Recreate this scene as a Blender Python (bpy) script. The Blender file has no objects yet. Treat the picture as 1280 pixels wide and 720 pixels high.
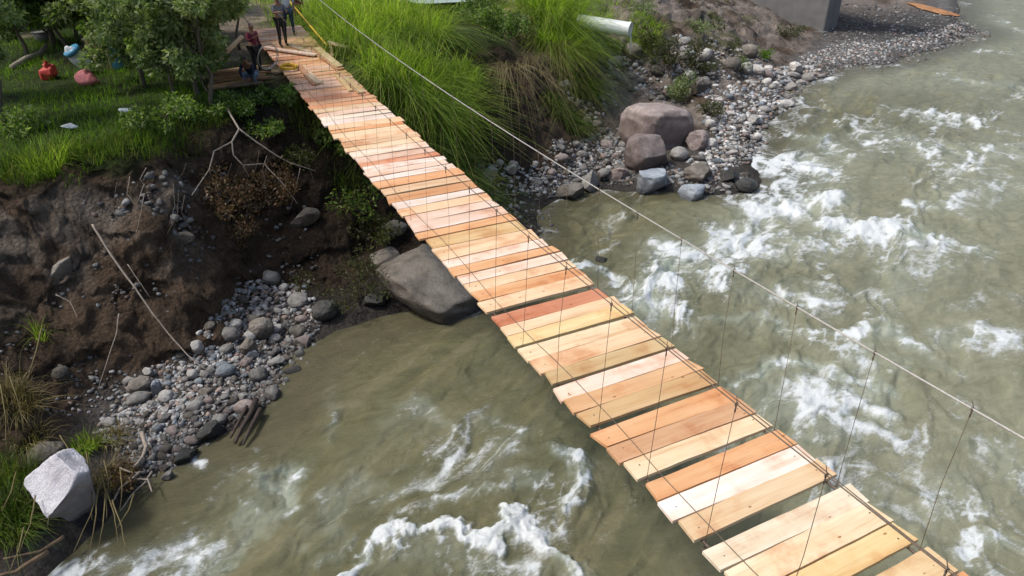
import bpy, math, random
import numpy as np
from mathutils import Vector, Matrix

random.seed(7)
RS = np.random.RandomState(11)
C = bpy.context.scene.collection
SC = bpy.context.scene

# ------------------------------------------------------------------ camera
CAM = np.array([-4.751, 0.0, 5.689])
YAW, PITCH, ROLL, FPX = 0.457, 0.515, -0.007, 873.6     # focal length in pixels of a 1280 wide frame
_f = np.array([math.sin(YAW) * math.cos(PITCH), math.cos(YAW) * math.cos(PITCH), -math.sin(PITCH)])
_r0 = np.array([math.cos(YAW), -math.sin(YAW), 0.0])
_u0 = np.cross(_r0, _f)
_r = _r0 * math.cos(ROLL) + _u0 * math.sin(ROLL)
_u = -_r0 * math.sin(ROLL) + _u0 * math.cos(ROLL)
cd = bpy.data.cameras.new('camera')
cam = bpy.data.objects.new('camera', cd)
C.objects.link(cam)
cam.matrix_world = Matrix(((_r[0], _u[0], -_f[0], CAM[0]), (_r[1], _u[1], -_f[1], CAM[1]), (_r[2], _u[2], -_f[2], CAM[2]), (0, 0, 0, 1)))
cd.sensor_width = 36.0
cd.lens = FPX / 1280 * 36
cd.clip_end = 3000
SC.camera = cam
WL = -4.6                       # water level


def ray(px, py):
    d = _f + _r * (px - 640) / FPX - _u * (py - 360) / FPX
    return d


def at(px, py, z):
    """survey: the world point seen in the photograph at px, py if it stands at height z"""
    d = ray(px, py)
    return CAM + d * ((z - CAM[2]) / d[2])


# ------------------------------------------------------------------ noise
def _hash(ix, iy, iz, seed):
    h = (ix.astype(np.uint32) * np.uint32(374761393) + iy.astype(np.uint32) * np.uint32(668265263)
         + iz.astype(np.uint32) * np.uint32(2147483647) + np.uint32((seed * 974634777) & 0xffffffff))
    h = (h ^ (h >> np.uint32(13))) * np.uint32(1274126177)
    h = h ^ (h >> np.uint32(16))
    return (h & np.uint32(0xffffff)).astype(np.float64) / 16777215.0


def noise2(x, y, seed=0):
    x = np.asarray(x, float); y = np.asarray(y, float)
    ix = np.floor(x).astype(np.int64); iy = np.floor(y).astype(np.int64)
    fx = x - ix; fy = y - iy
    ux = fx * fx * fx * (fx * (fx * 6 - 15) + 10); uy = fy * fy * fy * (fy * (fy * 6 - 15) + 10)
    z = np.zeros_like(ix)
    a = _hash(ix, iy, z, seed); b = _hash(ix + 1, iy, z, seed)
    c = _hash(ix, iy + 1, z, seed); d = _hash(ix + 1, iy + 1, z, seed)
    return ((a + (b - a) * ux) * (1 - uy) + (c + (d - c) * ux) * uy) * 2 - 1


def noise3(x, y, z, seed=0):
    ix = np.floor(x).astype(np.int64); iy = np.floor(y).astype(np.int64); iz = np.floor(z).astype(np.int64)
    fx, fy, fz = x - ix, y - iy, z - iz
    ux, uy, uz = [t * t * (3 - 2 * t) for t in (fx, fy, fz)]
    r = 0
    for dx in (0, 1):
        for dy in (0, 1):
            for dz in (0, 1):
                w = (ux if dx else 1 - ux) * (uy if dy else 1 - uy) * (uz if dz else 1 - uz)
                r = r + w * _hash(ix + dx, iy + dy, iz + dz, seed)
    return r * 2 - 1


def fbm(x, y, oct=5, seed=0, gain=.5):
    s = 0; a = 1; n = 0
    ca, sa = math.cos(.6), math.sin(.6)
    for k in range(oct):
        s = s + a * noise2(x, y, seed + k * 17); n += a; a *= gain
        x, y = (x * ca - y * sa) * 2.03 + 5.1, (x * sa + y * ca) * 2.03 - 3.7
    return s / n * 1.5


def ridged(x, y, oct=5, seed=0, gain=.55):
    s = 0; a = 1; n = 0
    ca, sa = math.cos(.5), math.sin(.5)
    for k in range(oct):
        s = s + a * (1 - np.abs(noise2(x, y, seed + k * 13)) * 2.0); n += a; a *= gain
        x, y = (x * ca - y * sa) * 2.1 + 1.3, (x * sa + y * ca) * 2.1 + 7.7
    return s / n


def sstep(a, b, x):
    t = np.clip((x - a) / (b - a), 0, 1)
    return t * t * (3 - 2 * t)


# ------------------------------------------------------------------ mesh helpers
def mesh_np(name, verts, faces, smooth=False, attrs=None):
    """verts (n,3), faces (m,k) of one size k"""
    me = bpy.data.meshes.new(name)
    verts = np.ascontiguousarray(verts, dtype=np.float32); faces = np.ascontiguousarray(faces, dtype=np.int32)
    m, k = faces.shape
    me.vertices.add(len(verts)); me.vertices.foreach_set('co', verts.ravel())
    me.loops.add(m * k); me.loops.foreach_set('vertex_index', faces.ravel())
    me.polygons.add(m); me.polygons.foreach_set('loop_start', np.arange(0, m * k, k, dtype=np.int32))
    me.update(calc_edges=True)
    if smooth:
        me.polygons.foreach_set('use_smooth', np.ones(m, dtype=bool))
    if attrs:
        for an, (ty, data) in attrs.items():
            a = me.attributes.new(an, ty, 'POINT')
            data = np.ascontiguousarray(data, dtype=np.float32)
            a.data.foreach_set('value' if ty == 'FLOAT' else 'color', data.ravel())
    return me


def link(name, me, mat=None, parent=None, loc=None):
    o = bpy.data.objects.new(name, me)
    C.objects.link(o)
    if mat is not None and me is not None:
        if not len(me.materials):
            me.materials.append(mat)
    if parent is not None:
        o.parent = parent
    if loc is not None:
        o.location = loc
    return o


def tag(o, label, cat, group=None, kind=None):
    if label:
        o['label'] = label
    if cat:
        o['category'] = cat
    if group:
        o['group'] = group
    if kind:
        o['kind'] = kind
    return o


def empty(name, loc, rz=0):
    o = bpy.data.objects.new(name, None)
    C.objects.link(o); o.location = loc; o.rotation_euler = (0, 0, rz)
    return o


class MB:
    def __init__(s):
        s.v = []; s.f = []

    def box(s, c, d, rot=None, taper=0):
        c = Vector(c); n = len(s.v)
        for sx in (-1, 1):
            for sy in (-1, 1):
                for sz in (-1, 1):
                    p = Vector((sx * d[0] / 2, sy * d[1] / 2, sz * d[2] / 2))
                    if rot is not None:
                        p = rot @ p
                    s.v.append(tuple(c + p))
        for q in ((0, 1, 3, 2), (4, 6, 7, 5), (0, 4, 5, 1), (2, 3, 7, 6), (0, 2, 6, 4), (1, 5, 7, 3)):
            s.f.append(tuple(n + i for i in q))

    def tube(s, pts, r, seg=6, cap=True):
        pts = [Vector(p) for p in pts]
        if not hasattr(r, '__len__'):
            r = [r] * len(pts)
        n0 = len(s.v)
        up = None
        for i, p in enumerate(pts):
            t = (pts[min(i + 1, len(pts) - 1)] - pts[max(i - 1, 0)])
            t = t.normalized() if t.length > 1e-9 else Vector((0, 0, 1))
            if up is None:
                up = t.orthogonal().normalized()
            a = (up - t * up.dot(t))
            a = a.normalized() if a.length > 1e-6 else t.orthogonal().normalized()
            up = a
            b = t.cross(a)
            for k in range(seg):
                w = 2 * math.pi * k / seg
                s.v.append(tuple(p + (a * math.cos(w) + b * math.sin(w)) * r[i]))
        for i in range(len(pts) - 1):
            for k in range(seg):
                k2 = (k + 1) % seg
                s.f.append((n0 + i * seg + k, n0 + i * seg + k2, n0 + (i + 1) * seg + k2, n0 + (i + 1) * seg + k))
        if cap:
            s.f.append(tuple(n0 + k for k in reversed(range(seg))))
            s.f.append(tuple(n0 + (len(pts) - 1) * seg + k for k in range(seg)))

    def mesh(s, name, smooth=False):
        me = bpy.data.meshes.new(name)
        me.from_pydata(s.v, [], s.f)
        me.update()
        if smooth:
            me.polygons.foreach_set('use_smooth', [True] * len(me.polygons))
        return me

    def build(s, name, mat, parent=None, smooth=False, loc=None):
        return link(name, s.mesh(name, smooth), mat, parent, loc)


# ------------------------------------------------------------------ materials
def newmat(name):
    m = bpy.data.materials.new(name); m.use_nodes = True
    nt = m.node_tree; b = nt.nodes['Principled BSDF']
    return m, nt, b


def N(nt, t, **kw):
    n = nt.nodes.new(t)
    for k, v in kw.items():
        if k in n.inputs:
            n.inputs[k].default_value = v
        else:
            setattr(n, k, v)
    return n


def L(nt, a, b):
    nt.links.new(a, b)


def mixrgb(nt, fac, a, b, mode='MIX'):
    n = nt.nodes.new('ShaderNodeMix'); n.data_type = 'RGBA'; n.blend_type = mode
    for s, v in ((n.inputs[0], fac), (n.inputs[6], a), (n.inputs[7], b)):
        if hasattr(v, 'links') or hasattr(v, 'is_linked'):
            L(nt, v, s)
        else:
            s.default_value = v if not isinstance(v, tuple) or len(v) == 4 else (*v, 1)
    return n.outputs[2]


def ramp(nt, fac, stops):
    n = nt.nodes.new('ShaderNodeValToRGB')
    while len(n.color_ramp.elements) > 1:
        n.color_ramp.elements.remove(n.color_ramp.elements[-1])
    for i, (p, c) in enumerate(stops):
        e = n.color_ramp.elements[0] if i == 0 else n.color_ramp.elements.new(p)
        e.position = p; e.color = (*c, 1) if len(c) == 3 else c
    L(nt, fac, n.inputs[0])
    return n.outputs[0]


def bump(nt, b, height, strength, dist):
    n = N(nt, 'ShaderNodeBump'); n.inputs['Strength'].default_value = strength; n.inputs['Distance'].default_value = dist
    L(nt, height, n.inputs['Height']); L(nt, n.outputs[0], b.inputs['Normal'])
    return n


def texco(nt, kind='Object', scale=(1, 1, 1)):
    t = nt.nodes.new('ShaderNodeTexCoord'); m = nt.nodes.new('ShaderNodeMapping')
    L(nt, t.outputs[kind], m.inputs[0]); m.inputs['Scale'].default_value = scale
    return m.outputs[0]


def noise(nt, vec, scale, detail=6, rough=.6):
    n = N(nt, 'ShaderNodeTexNoise'); n.inputs['Scale'].default_value = scale
    n.inputs['Detail'].default_value = detail; n.inputs['Roughness'].default_value = rough
    L(nt, vec, n.inputs['Vector'])
    return n


def simple(name, col, rough=.7, var=.25, scale=8, bmp=.2, metallic=0, bdist=.02):
    m, nt, b = newmat(name)
    v = texco(nt)
    n = noise(nt, v, scale)
    lo = tuple(c * (1 - var) for c in col); hi = tuple(min(1, c * (1 + var)) for c in col)
    L(nt, ramp(nt, n.outputs[0], [(.3, lo), (.7, hi)]), b.inputs['Base Color'])
    b.inputs['Roughness'].default_value = rough; b.inputs['Metallic'].default_value = metallic
    if bmp:
        bump(nt, b, n.outputs[0], bmp, bdist)
    return m


def ground_mat():
    m, nt, b = newmat('bank soil and grass')
    a = N(nt, 'ShaderNodeAttribute'); a.attribute_name = 'col'
    v = texco(nt)
    n1 = noise(nt, v, 1.7, 8, .65); n2 = noise(nt, v, 14, 6, .7)
    vo = N(nt, 'ShaderNodeTexVoronoi'); vo.inputs['Scale'].default_value = 9; L(nt, v, vo.inputs['Vector'])
    c = mixrgb(nt, 1.0, a.outputs['Color'], ramp(nt, n1.outputs[0], [(.25, (.5, .47, .45)), (.5, (1, 1, 1)), (.75, (1.6, 1.55, 1.5))]), 'MULTIPLY')
    c = mixrgb(nt, 1.0, c, ramp(nt, n2.outputs[0], [(.3, (.6, .6, .6)), (.7, (1.4, 1.4, 1.4))]), 'MULTIPLY')
    L(nt, c, b.inputs['Base Color'])
    b.inputs['Roughness'].default_value = .95
    b.inputs['Specular IOR Level'].default_value = .15
    ad = N(nt, 'ShaderNodeMath', operation='ADD'); L(nt, n1.outputs[0], ad.inputs[0])
    ml = N(nt, 'ShaderNodeMath', operation='MULTIPLY'); ml.inputs[1].default_value = .5
    L(nt, n2.outputs[0], ml.inputs[0]); L(nt, ml.outputs[0], ad.inputs[1])
    n4 = noise(nt, v, 40, 4, .7); a3 = N(nt, 'ShaderNodeMath', operation='MULTIPLY_ADD'); L(nt, n4.outputs[0], a3.inputs[0]); a3.inputs[1].default_value = .3; L(nt, ad.outputs[0], a3.inputs[2])
    v3 = N(nt, 'ShaderNodeMath', operation='MULTIPLY_ADD'); L(nt, vo.outputs['Distance'], v3.inputs[0]); v3.inputs[1].default_value = -.45; L(nt, a3.outputs[0], v3.inputs[2])
    bump(nt, b, v3.outputs[0], 1.0, .16)
    return m


def rock_mat(name, c1, c2, rough=.8, spots=.25):
    m, nt, b = newmat(name)
    v = texco(nt)
    oi = N(nt, 'ShaderNodeObjectInfo')
    mp = N(nt, 'ShaderNodeVectorMath', operation='ADD')
    cx = N(nt, 'ShaderNodeCombineXYZ')
    mm = N(nt, 'ShaderNodeMath', operation='MULTIPLY'); mm.inputs[1].default_value = 37
    L(nt, oi.outputs['Random'], mm.inputs[0]); L(nt, mm.outputs[0], cx.inputs[0]); L(nt, cx.outputs[0], mp.inputs[1]); L(nt, v, mp.inputs[0])
    n1 = noise(nt, mp.outputs[0], 2.2, 8, .62); n2 = noise(nt, mp.outputs[0], 22, 5, .7)
    c = ramp(nt, n1.outputs[0], [(.32, c1), (.66, c2)])
    hs = N(nt, 'ShaderNodeHueSaturation')
    mr = N(nt, 'ShaderNodeMapRange'); mr.inputs[3].default_value = .6; mr.inputs[4].default_value = 1.35
    L(nt, oi.outputs['Random'], mr.inputs[0]); L(nt, mr.outputs[0], hs.inputs['Value']); L(nt, c, hs.inputs['Color'])
    c = mixrgb(nt, spots, hs.outputs[0], ramp(nt, n2.outputs[0], [(.35, (.25, .25, .25)), (.6, (1, 1, 1)), (.8, (1.5, 1.5, 1.5))]), 'MULTIPLY')
    # wet and dark near the water
    g = N(nt, 'ShaderNodeNewGeometry'); sx = N(nt, 'ShaderNodeSeparateXYZ'); L(nt, g.outputs['Position'], sx.inputs[0])
    wt = N(nt, 'ShaderNodeMapRange'); wt.inputs[1].default_value = WL + .08; wt.inputs[2].default_value = WL + .32
    wt.inputs[3].default_value = .38; wt.inputs[4].default_value = 1
    L(nt, sx.outputs[2], wt.inputs[0])
    c = mixrgb(nt, 1.0, c, wt.outputs[0], 'MULTIPLY')
    # lighter upward faces, darker flanks, thin cracks
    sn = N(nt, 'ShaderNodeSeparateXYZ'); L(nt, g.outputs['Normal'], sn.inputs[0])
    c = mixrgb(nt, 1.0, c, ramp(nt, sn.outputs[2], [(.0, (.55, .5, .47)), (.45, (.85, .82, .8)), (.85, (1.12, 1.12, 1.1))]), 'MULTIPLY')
    wv = N(nt, 'ShaderNodeTexVoronoi', feature='DISTANCE_TO_EDGE'); wv.inputs['Scale'].default_value = 1.3
    wn = N(nt, 'ShaderNodeVectorMath', operation='ADD'); L(nt, n1.outputs['Color'], wn.inputs[0]); L(nt, mp.outputs[0], wn.inputs[1]); L(nt, wn.outputs[0], wv.inputs['Vector'])
    c = mixrgb(nt, .6, c, ramp(nt, wv.outputs['Distance'], [(0, (.5, .48, .46)), (.02, (1, 1, 1))]), 'MULTIPLY')
    L(nt, c, b.inputs['Base Color'])
    rr = N(nt, 'ShaderNodeMapRange'); rr.inputs[1].default_value = WL + .08; rr.inputs[2].default_value = WL + .3
    rr.inputs[3].default_value = .25; rr.inputs[4].default_value = rough
    L(nt, sx.outputs[2], rr.inputs[0]); L(nt, rr.outputs[0], b.inputs['Roughness'])
    ad = N(nt, 'ShaderNodeMath', operation='ADD'); L(nt, n1.outputs[0], ad.inputs[0]); L(nt, n2.outputs[0], ad.inputs[1])
    bump(nt, b, ad.outputs[0], .8, .07)
    return m


def gravel_mat():
    m, nt, b = newmat('mixed gravel')
    a = N(nt, 'ShaderNodeAttribute'); a.attribute_name = 'col'
    n2 = noise(nt, texco(nt), 25, 5, .7)
    c = mixrgb(nt, .6, a.outputs['Color'], ramp(nt, n2.outputs[0], [(.3, (.4, .4, .4)), (.7, (1.4, 1.4, 1.4))]), 'MULTIPLY')
    L(nt, c, b.inputs['Base Color']); b.inputs['Roughness'].default_value = .75
    return m


def leaf_mat(name, cols, trans=.35):
    """colour differs leaf by leaf"""
    m, nt, b = newmat(name)
    g = N(nt, 'ShaderNodeNewGeometry')
    c = ramp(nt, g.outputs['Random Per Island'], [(i / max(1, len(cols) - 1), k) for i, k in enumerate(cols)])
    n = noise(nt, texco(nt), 1.1, 3, .5)
    c = mixrgb(nt, .8, c, ramp(nt, n.outputs[0], [(.3, (.45, .45, .45)), (.7, (1.35, 1.35, 1.3))]), 'MULTIPLY')
    L(nt, c, b.inputs['Base Color']); b.inputs['Roughness'].default_value = .55
    b.inputs['Specular IOR Level'].default_value = .3
    out = nt.nodes['Material Output']
    tr = N(nt, 'ShaderNodeBsdfTranslucent'); mx = N(nt, 'ShaderNodeMixShader'); mx.inputs[0].default_value = trans
    c2 = mixrgb(nt, 1.0, c, (1.5, 1.7, .8), 'MULTIPLY')
    L(nt, c2, tr.inputs['Color'])
    L(nt, b.outputs[0], mx.inputs[1]); L(nt, tr.outputs[0], mx.inputs[2]); L(nt, mx.outputs[0], out.inputs['Surface'])
    return m


def wood_mat(name='sawn plank wood', use_obj=True, col=(.5, .35, .2)):
    m, nt, b = newmat(name)
    oi = N(nt, 'ShaderNodeObjectInfo')
    t = nt.nodes.new('ShaderNodeTexCoord')
    ofs = N(nt, 'ShaderNodeVectorMath', operation='MULTIPLY_ADD')
    cx = N(nt, 'ShaderNodeCombineXYZ'); L(nt, oi.outputs['Random'], cx.inputs[0]); L(nt, oi.outputs['Random'], cx.inputs[1]); L(nt, oi.outputs['Random'], cx.inputs[2])
    ofs.inputs[1].default_value = (51, 37, 11)
    L(nt, cx.outputs[0], ofs.inputs[0]); L(nt, t.outputs['Object'], ofs.inputs[2])
    mp = nt.nodes.new('ShaderNodeMapping'); mp.inputs['Scale'].default_value = (.45, 4.5, 4.5) if use_obj else (1, 1, 1); L(nt, ofs.outputs[0], mp.inputs[0])
    big = noise(nt, mp.outputs[0], 1.3, 4, .6)
    mp2 = nt.nodes.new('ShaderNodeMapping'); mp2.inputs['Scale'].default_value = (1.2, 34, 20); L(nt, ofs.outputs[0], mp2.inputs[0])
    fine = noise(nt, mp2.outputs[0], 1.5, 5, .65); fine.inputs['Distortion'].default_value = .6
    src = oi.outputs['Color'] if use_obj else None
    base = src if use_obj else (*col, 1)
    r1 = ramp(nt, big.outputs[0], [(.26, (.8, .62, .5)), (.42, (.97, .91, .86)), (.6, (1.05, 1.06, 1.08)), (.78, (1.15, 1.2, 1.32))])
    c = mixrgb(nt, 1.0, base, r1, 'MULTIPLY')
    r2 = ramp(nt, fine.outputs[0], [(.3, (.72, .62, .55)), (.5, (1, 1, 1)), (.75, (1.08, 1.06, 1.02))])
    c = mixrgb(nt, .45, c, r2, 'MULTIPLY')
    mp3 = nt.nodes.new('ShaderNodeMapping'); mp3.inputs['Scale'].default_value = (1.6, 3.4, 3); L(nt, ofs.outputs[0], mp3.inputs[0])
    kn = N(nt, 'ShaderNodeTexVoronoi'); kn.inputs['Scale'].default_value = 1.5; L(nt, mp3.outputs[0], kn.inputs['Vector'])
    c = mixrgb(nt, 1.0, c, ramp(nt, kn.outputs['Distance'], [(.0, (.38, .22, .14)), (.045, (.5, .33, .22)), (.075, (1, 1, 1))]), 'MULTIPLY')
    st = noise(nt, ofs.outputs[0], 1.1, 5, .65)
    c = mixrgb(nt, .6, c, ramp(nt, st.outputs[0], [(.36, (.74, .45, .3)), (.47, (1, .93, .86)), (.52, (1, 1, 1)), (.62, (1, 1, .98)), (.74, (1.0, .88, .62))]), 'MULTIPLY')
    L(nt, c, b.inputs['Base Color']); b.inputs['Roughness'].default_value = .72
    b.inputs['Specular IOR Level'].default_value = .3
    bump(nt, b, fine.outputs[0], .35, .006)
    return m


def water_mat():
    m, nt, b = newmat('silty river water')
    fa = N(nt, 'ShaderNodeAttribute'); fa.attribute_name = 'foam'
    ca = N(nt, 'ShaderNodeAttribute'); ca.attribute_name = 'col'
    t = nt.nodes.new('ShaderNodeTexCoord')
    mp = nt.nodes.new('ShaderNodeMapping'); mp.inputs['Rotation'].default_value = (0, 0, -.43); mp.inputs['Scale'].default_value = (.55, 1.3, 1)
    L(nt, t.outputs['Object'], mp.inputs[0])
    n1 = noise(nt, mp.outputs[0], 2.2, 6, .62); n1.inputs['Distortion'].default_value = .7
    n2 = noise(nt, mp.outputs[0], 9, 6, .7); n2.inputs['Distortion'].default_value = 1.2
    n3 = noise(nt, mp.outputs[0], 34, 6, .8)
    # water colour, clouded in streaks
    c = mixrgb(nt, 1.0, ca.outputs['Color'], ramp(nt, n1.outputs[0], [(.3, (.8, .82, .78)), (.7, (1.2, 1.18, 1.15))]), 'MULTIPLY')
    # foam: baked density broken up by fine bubbles
    s = N(nt, 'ShaderNodeMath', operation='MULTIPLY_ADD'); L(nt, n2.outputs[0], s.inputs[0]); s.inputs[1].default_value = .9; L(nt, fa.outputs['Fac'], s.inputs[2])
    s2 = N(nt, 'ShaderNodeMath', operation='MULTIPLY_ADD'); L(nt, n3.outputs[0], s2.inputs[0]); s2.inputs[1].default_value = .75; L(nt, s.outputs[0], s2.inputs[2])
    mr = N(nt, 'ShaderNodeMapRange'); mr.inputs[1].default_value = 1.0; mr.inputs[2].default_value = 1.8; mr.interpolation_type = 'SMOOTHSTEP'
    L(nt, s2.outputs[0], mr.inputs[0])
    fc = ramp(nt, n3.outputs[0], [(.3, (.55, .6, .57)), (.6, (.82, .85, .85))])
    c2 = mixrgb(nt, mr.outputs[0], c, fc)
    L(nt, c2, b.inputs['Base Color'])
    rg = N(nt, 'ShaderNodeMapRange'); rg.inputs[3].default_value = .12; rg.inputs[4].default_value = .75
    L(nt, mr.outputs[0], rg.inputs[0]); L(nt, rg.outputs[0], b.inputs['Roughness'])
    b.inputs['IOR'].default_value = 1.33
    ad = N(nt, 'ShaderNodeMath', operation='MULTIPLY_ADD'); L(nt, n2.outputs[0], ad.inputs[0]); ad.inputs[1].default_value = .35; L(nt, n1.outputs[0], ad.inputs[2])
    ad2 = N(nt, 'ShaderNodeMath', operation='MULTIPLY_ADD'); L(nt, mr.outputs[0], ad2.inputs[0]); ad2.inputs[1].default_value = .12; L(nt, ad.outputs[0], ad2.inputs[2])
    ad3 = N(nt, 'ShaderNodeMath', operation='MULTIPLY_ADD'); L(nt, n3.outputs[0], ad3.inputs[0]); ad3.inputs[1].default_value = .3; L(nt, ad2.outputs[0], ad3.inputs[2])
    bump(nt, b, ad3.outputs[0], .6, .16)
    return m


M = {
    'ground': ground_mat(), 'water': water_mat(), 'gravel': gravel_mat(),
    'plank': wood_mat(), 'oldwood': simple('weathered timber', (.2, .13, .08), .85, .4, 5, .5),
    'darkwood': simple('soaked dark wood', (.045, .03, .022), .7, .5, 9, .6),
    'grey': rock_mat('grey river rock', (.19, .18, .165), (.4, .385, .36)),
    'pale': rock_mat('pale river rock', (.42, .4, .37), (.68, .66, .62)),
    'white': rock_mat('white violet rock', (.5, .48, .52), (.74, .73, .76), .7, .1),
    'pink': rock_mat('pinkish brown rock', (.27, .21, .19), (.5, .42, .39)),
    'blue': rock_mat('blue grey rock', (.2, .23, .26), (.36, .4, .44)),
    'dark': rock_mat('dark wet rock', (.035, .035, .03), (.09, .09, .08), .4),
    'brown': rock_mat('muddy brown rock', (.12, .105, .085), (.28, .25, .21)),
    'cable': simple('rusty steel cable', (.16, .12, .09), .6, .3, 30, .3, .3),
    'galv': simple('galvanised cable', (.5, .48, .44), .5, .2, 30, .3, .4),
    'bark': simple('grey brown bark', (.12, .095, .07), .9, .4, 12, .6),
    'twig': simple('bare bleached twig', (.3, .25, .2), .85, .3, 12, .4),
    'straw': leaf_mat('dry straw', [(.22, .17, .08), (.42, .34, .18), (.14, .12, .05), (.3, .22, .1), (.1, .12, .03)], .2),
    'reed': leaf_mat('tall green grass', [(.06, .12, .015), (.19, .3, .03), (.33, .43, .06), (.22, .34, .035), (.42, .42, .14), (.24, .36, .04), (.12, .2, .025), (.34, .4, .09)], .5),
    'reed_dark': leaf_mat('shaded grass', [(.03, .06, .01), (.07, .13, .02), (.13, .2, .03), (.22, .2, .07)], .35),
    'lawn': leaf_mat('short grass', [(.05, .1, .012), (.1, .19, .02), (.19, .32, .035), (.07, .13, .015)], .4),
    'leaf': leaf_mat('tree leaf', [(.04, .08, .015), (.09, .16, .025), (.17, .26, .045), (.3, .36, .15), (.06, .12, .02)], .45),
    'leaf_pale': leaf_mat('pale grey green leaf', [(.08, .13, .035), (.2, .27, .1), (.38, .42, .24), (.13, .19, .06)], .4),
    'leaf_olive': leaf_mat('olive leaf', [(.03, .035, .012), (.08, .08, .025), (.1, .12, .03), (.05, .06, .02)], .3),
    'leaf_dry': leaf_mat('dry brown leaf', [(.05, .03, .018), (.12, .06, .03), (.16, .1, .05), (.05, .05, .02)], .2),
    'concrete': simple('grey concrete', (.17, .165, .155), .9, .18, 1.2, .3, 0, .05),
    'red': simple('red woven sack', (.55, .05, .035), .6, .25, 12, .4),
    'pinkred': simple('pink striped cloth', (.6, .18, .18), .7, .4, 16, .4),
    'whitep': simple('dirty white plastic', (.72, .74, .74), .45, .12, 6, .1),
    'bluep': simple('blue plastic', (.08, .3, .48), .4, .15, 6, .1),
    'yellow': simple('yellow rope', (.7, .45, .03), .6, .2, 30, .3),
    'pvc': simple('white drain pipe', (.84, .86, .84), .4, .08, 3, .05),
    'skin': simple('brown skin', (.25, .13, .08), .55, .1, 10, .1),
    'hair': simple('black hair', (.012, .01, .009), .5, .3, 40, .4),
    'greyshirt': simple('grey shirt cloth', (.17, .19, .2), .85, .15, 10, .3),
    'lightshirt': simple('light blue shirt cloth', (.45, .52, .6), .85, .1, 10, .3),
    'navy': simple('navy cloth', (.012, .018, .04), .85, .2, 10, .3),
    'jeans': simple('pale jeans', (.2, .25, .33), .85, .2, 14, .3),
    'darkjeans': simple('dark blue jeans', (.02, .045, .08), .85, .2, 14, .3),
    'blacktr': simple('black trousers', (.012, .012, .014), .85, .2, 14, .3),
    'maroon': simple('crimson cloth', (.16, .02, .04), .85, .2, 14, .3),
    'shoe': simple('dark leather', (.03, .02, .015), .5, .2, 14, .2),
    'mud_orange': simple('orange mud', (.42, .2, .08), .9, .45, .8, .3),
}

# ------------------------------------------------------------------ ground heights
_shore_px = [(60, 720), (150, 640), (250, 560), (330, 520), (400, 430), (490, 395), (590, 395), (680, 290), (700, 250), (780, 240),
             (870, 245), (940, 240), (950, 180), (985, 130), (1040, 95), (1120, 80), (1180, 62)]
_shore = [at(x, y, WL) for x, y in _shore_px]
_ctl = [tuple(p) for p in _shore]
_nr = np.array([.43, -.9])
for p in _shore:
    for d, z in ((2.5, -5.3), (8, -6.0), (25, -6.2)):
        q = p[:2] + _nr * d
        _ctl.append((q[0], q[1], z))
for x, y, z in [(-10.5, 9.4, WL), (-14, 7.6, WL), (-22, 4, WL), (-12, 7, -5.3), (-20, 1, -5.5), (-16, -8, -6), (-30, -12, -6),
                (-14, 11.5, -3), (-15, 15, -.5), (-16, 20, 0), (-22, 8, -2.5), (-25, 14, .2), (-25, 30, .8), (-12, 45, 1.2), (10, 60, 1.5),
                (40, 62, .5), (30, 50, .3), (57.6, 36.9, WL), (66.4, 44.5, WL), (72.5, 51.2, WL), (57.5, 33.5, -5.3), (63, 38.5, -5.4), (70, 44, -5.5), (76, 48.5, -5.4), (62, 46, -4.3), (66, 52, -4.0), (55, 55, -3.4), (60, 62, -2.5), (60, 90, 2), (0, 90, 3), (-40, 50, 2)]:
    _ctl.append((x, y, z))
for x, y, z in [
    (0, 705, -4.2), (0, 600, -3.8), (0, 500, -3.3), (0, 400, -2.4), (0, 330, -1.7), (0, 250, -.6), (0, 200, -.1), (0, 130, .15), (0, 60, .4), (0, 5, .8),
    (100, 600, -4.35), (100, 540, -4.25), (100, 480, -4.0), (100, 400, -3), (100, 330, -2.1), (100, 260, -1), (100, 225, -.45), (100, 190, -.05), (100, 130, .15), (100, 60, .4), (100, 5, .8),
    (200, 560, -4.5), (200, 500, -4.35), (200, 440, -3.95), (200, 400, -3.3), (200, 330, -2.2), (200, 260, -1.1), (200, 210, -.4), (200, 170, 0), (200, 120, .15), (200, 50, .4), (200, 5, .7),
    (300, 490, -4.5), (300, 430, -4.25), (300, 370, -3.9), (300, 320, -3.1), (300, 260, -2.2), (300, 200, -1.1), (300, 150, -.3), (300, 110, .1), (300, 60, .35),
    (380, 400, -4.45), (380, 340, -3.8), (380, 280, -2.9), (380, 220, -1.8), (380, 160, -.7), (380, 120, -.1), (380, 80, .1), (380, 40, .3),
    (470, 370, -4.4), (470, 300, -3.6), (470, 240, -2.6), (470, 180, -1.5), (470, 130, -.5), (470, 90, 0), (460, 40, .3), (460, 5, .5),
    (560, 345, -4.45), (560, 290, -3.9), (560, 240, -3.4), (560, 180, -2.3), (560, 120, -1.1), (560, 70, -.2), (560, 30, .1), (560, 0, .3),
    (640, 275, -4.4), (640, 220, -3.8), (640, 170, -2.7), (640, 110, -1.4), (640, 60, -.4), (640, 20, 0), (640, 0, .2),
    (720, 205, -4.3), (720, 160, -3.8), (720, 110, -2.8), (720, 60, -1.4), (720, 30, -.5), (720, 0, 0),
    (790, 190, -4.25), (790, 130, -3.8), (790, 80, -2.7), (790, 45, -1.4), (790, 10, -.6),
    (870, 195, -4.35), (870, 150, -4.0), (870, 110, -3.5), (870, 70, -2.4), (870, 30, -1.7), (870, 0, -1.3),
    (930, 150, -4.35), (940, 100, -4.0), (940, 60, -3.2), (940, 20, -2.8), (990, 75, -4.2), (1000, 42, -3.9), (1060, 60, -4.4), (1100, 30, -4.3), (1160, 20, -4.35), (1200, 5, -4.4)]:
    _ctl.append(tuple(at(x, y, z)))
_ctl = np.array(_ctl)
_S = 20.0
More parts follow.
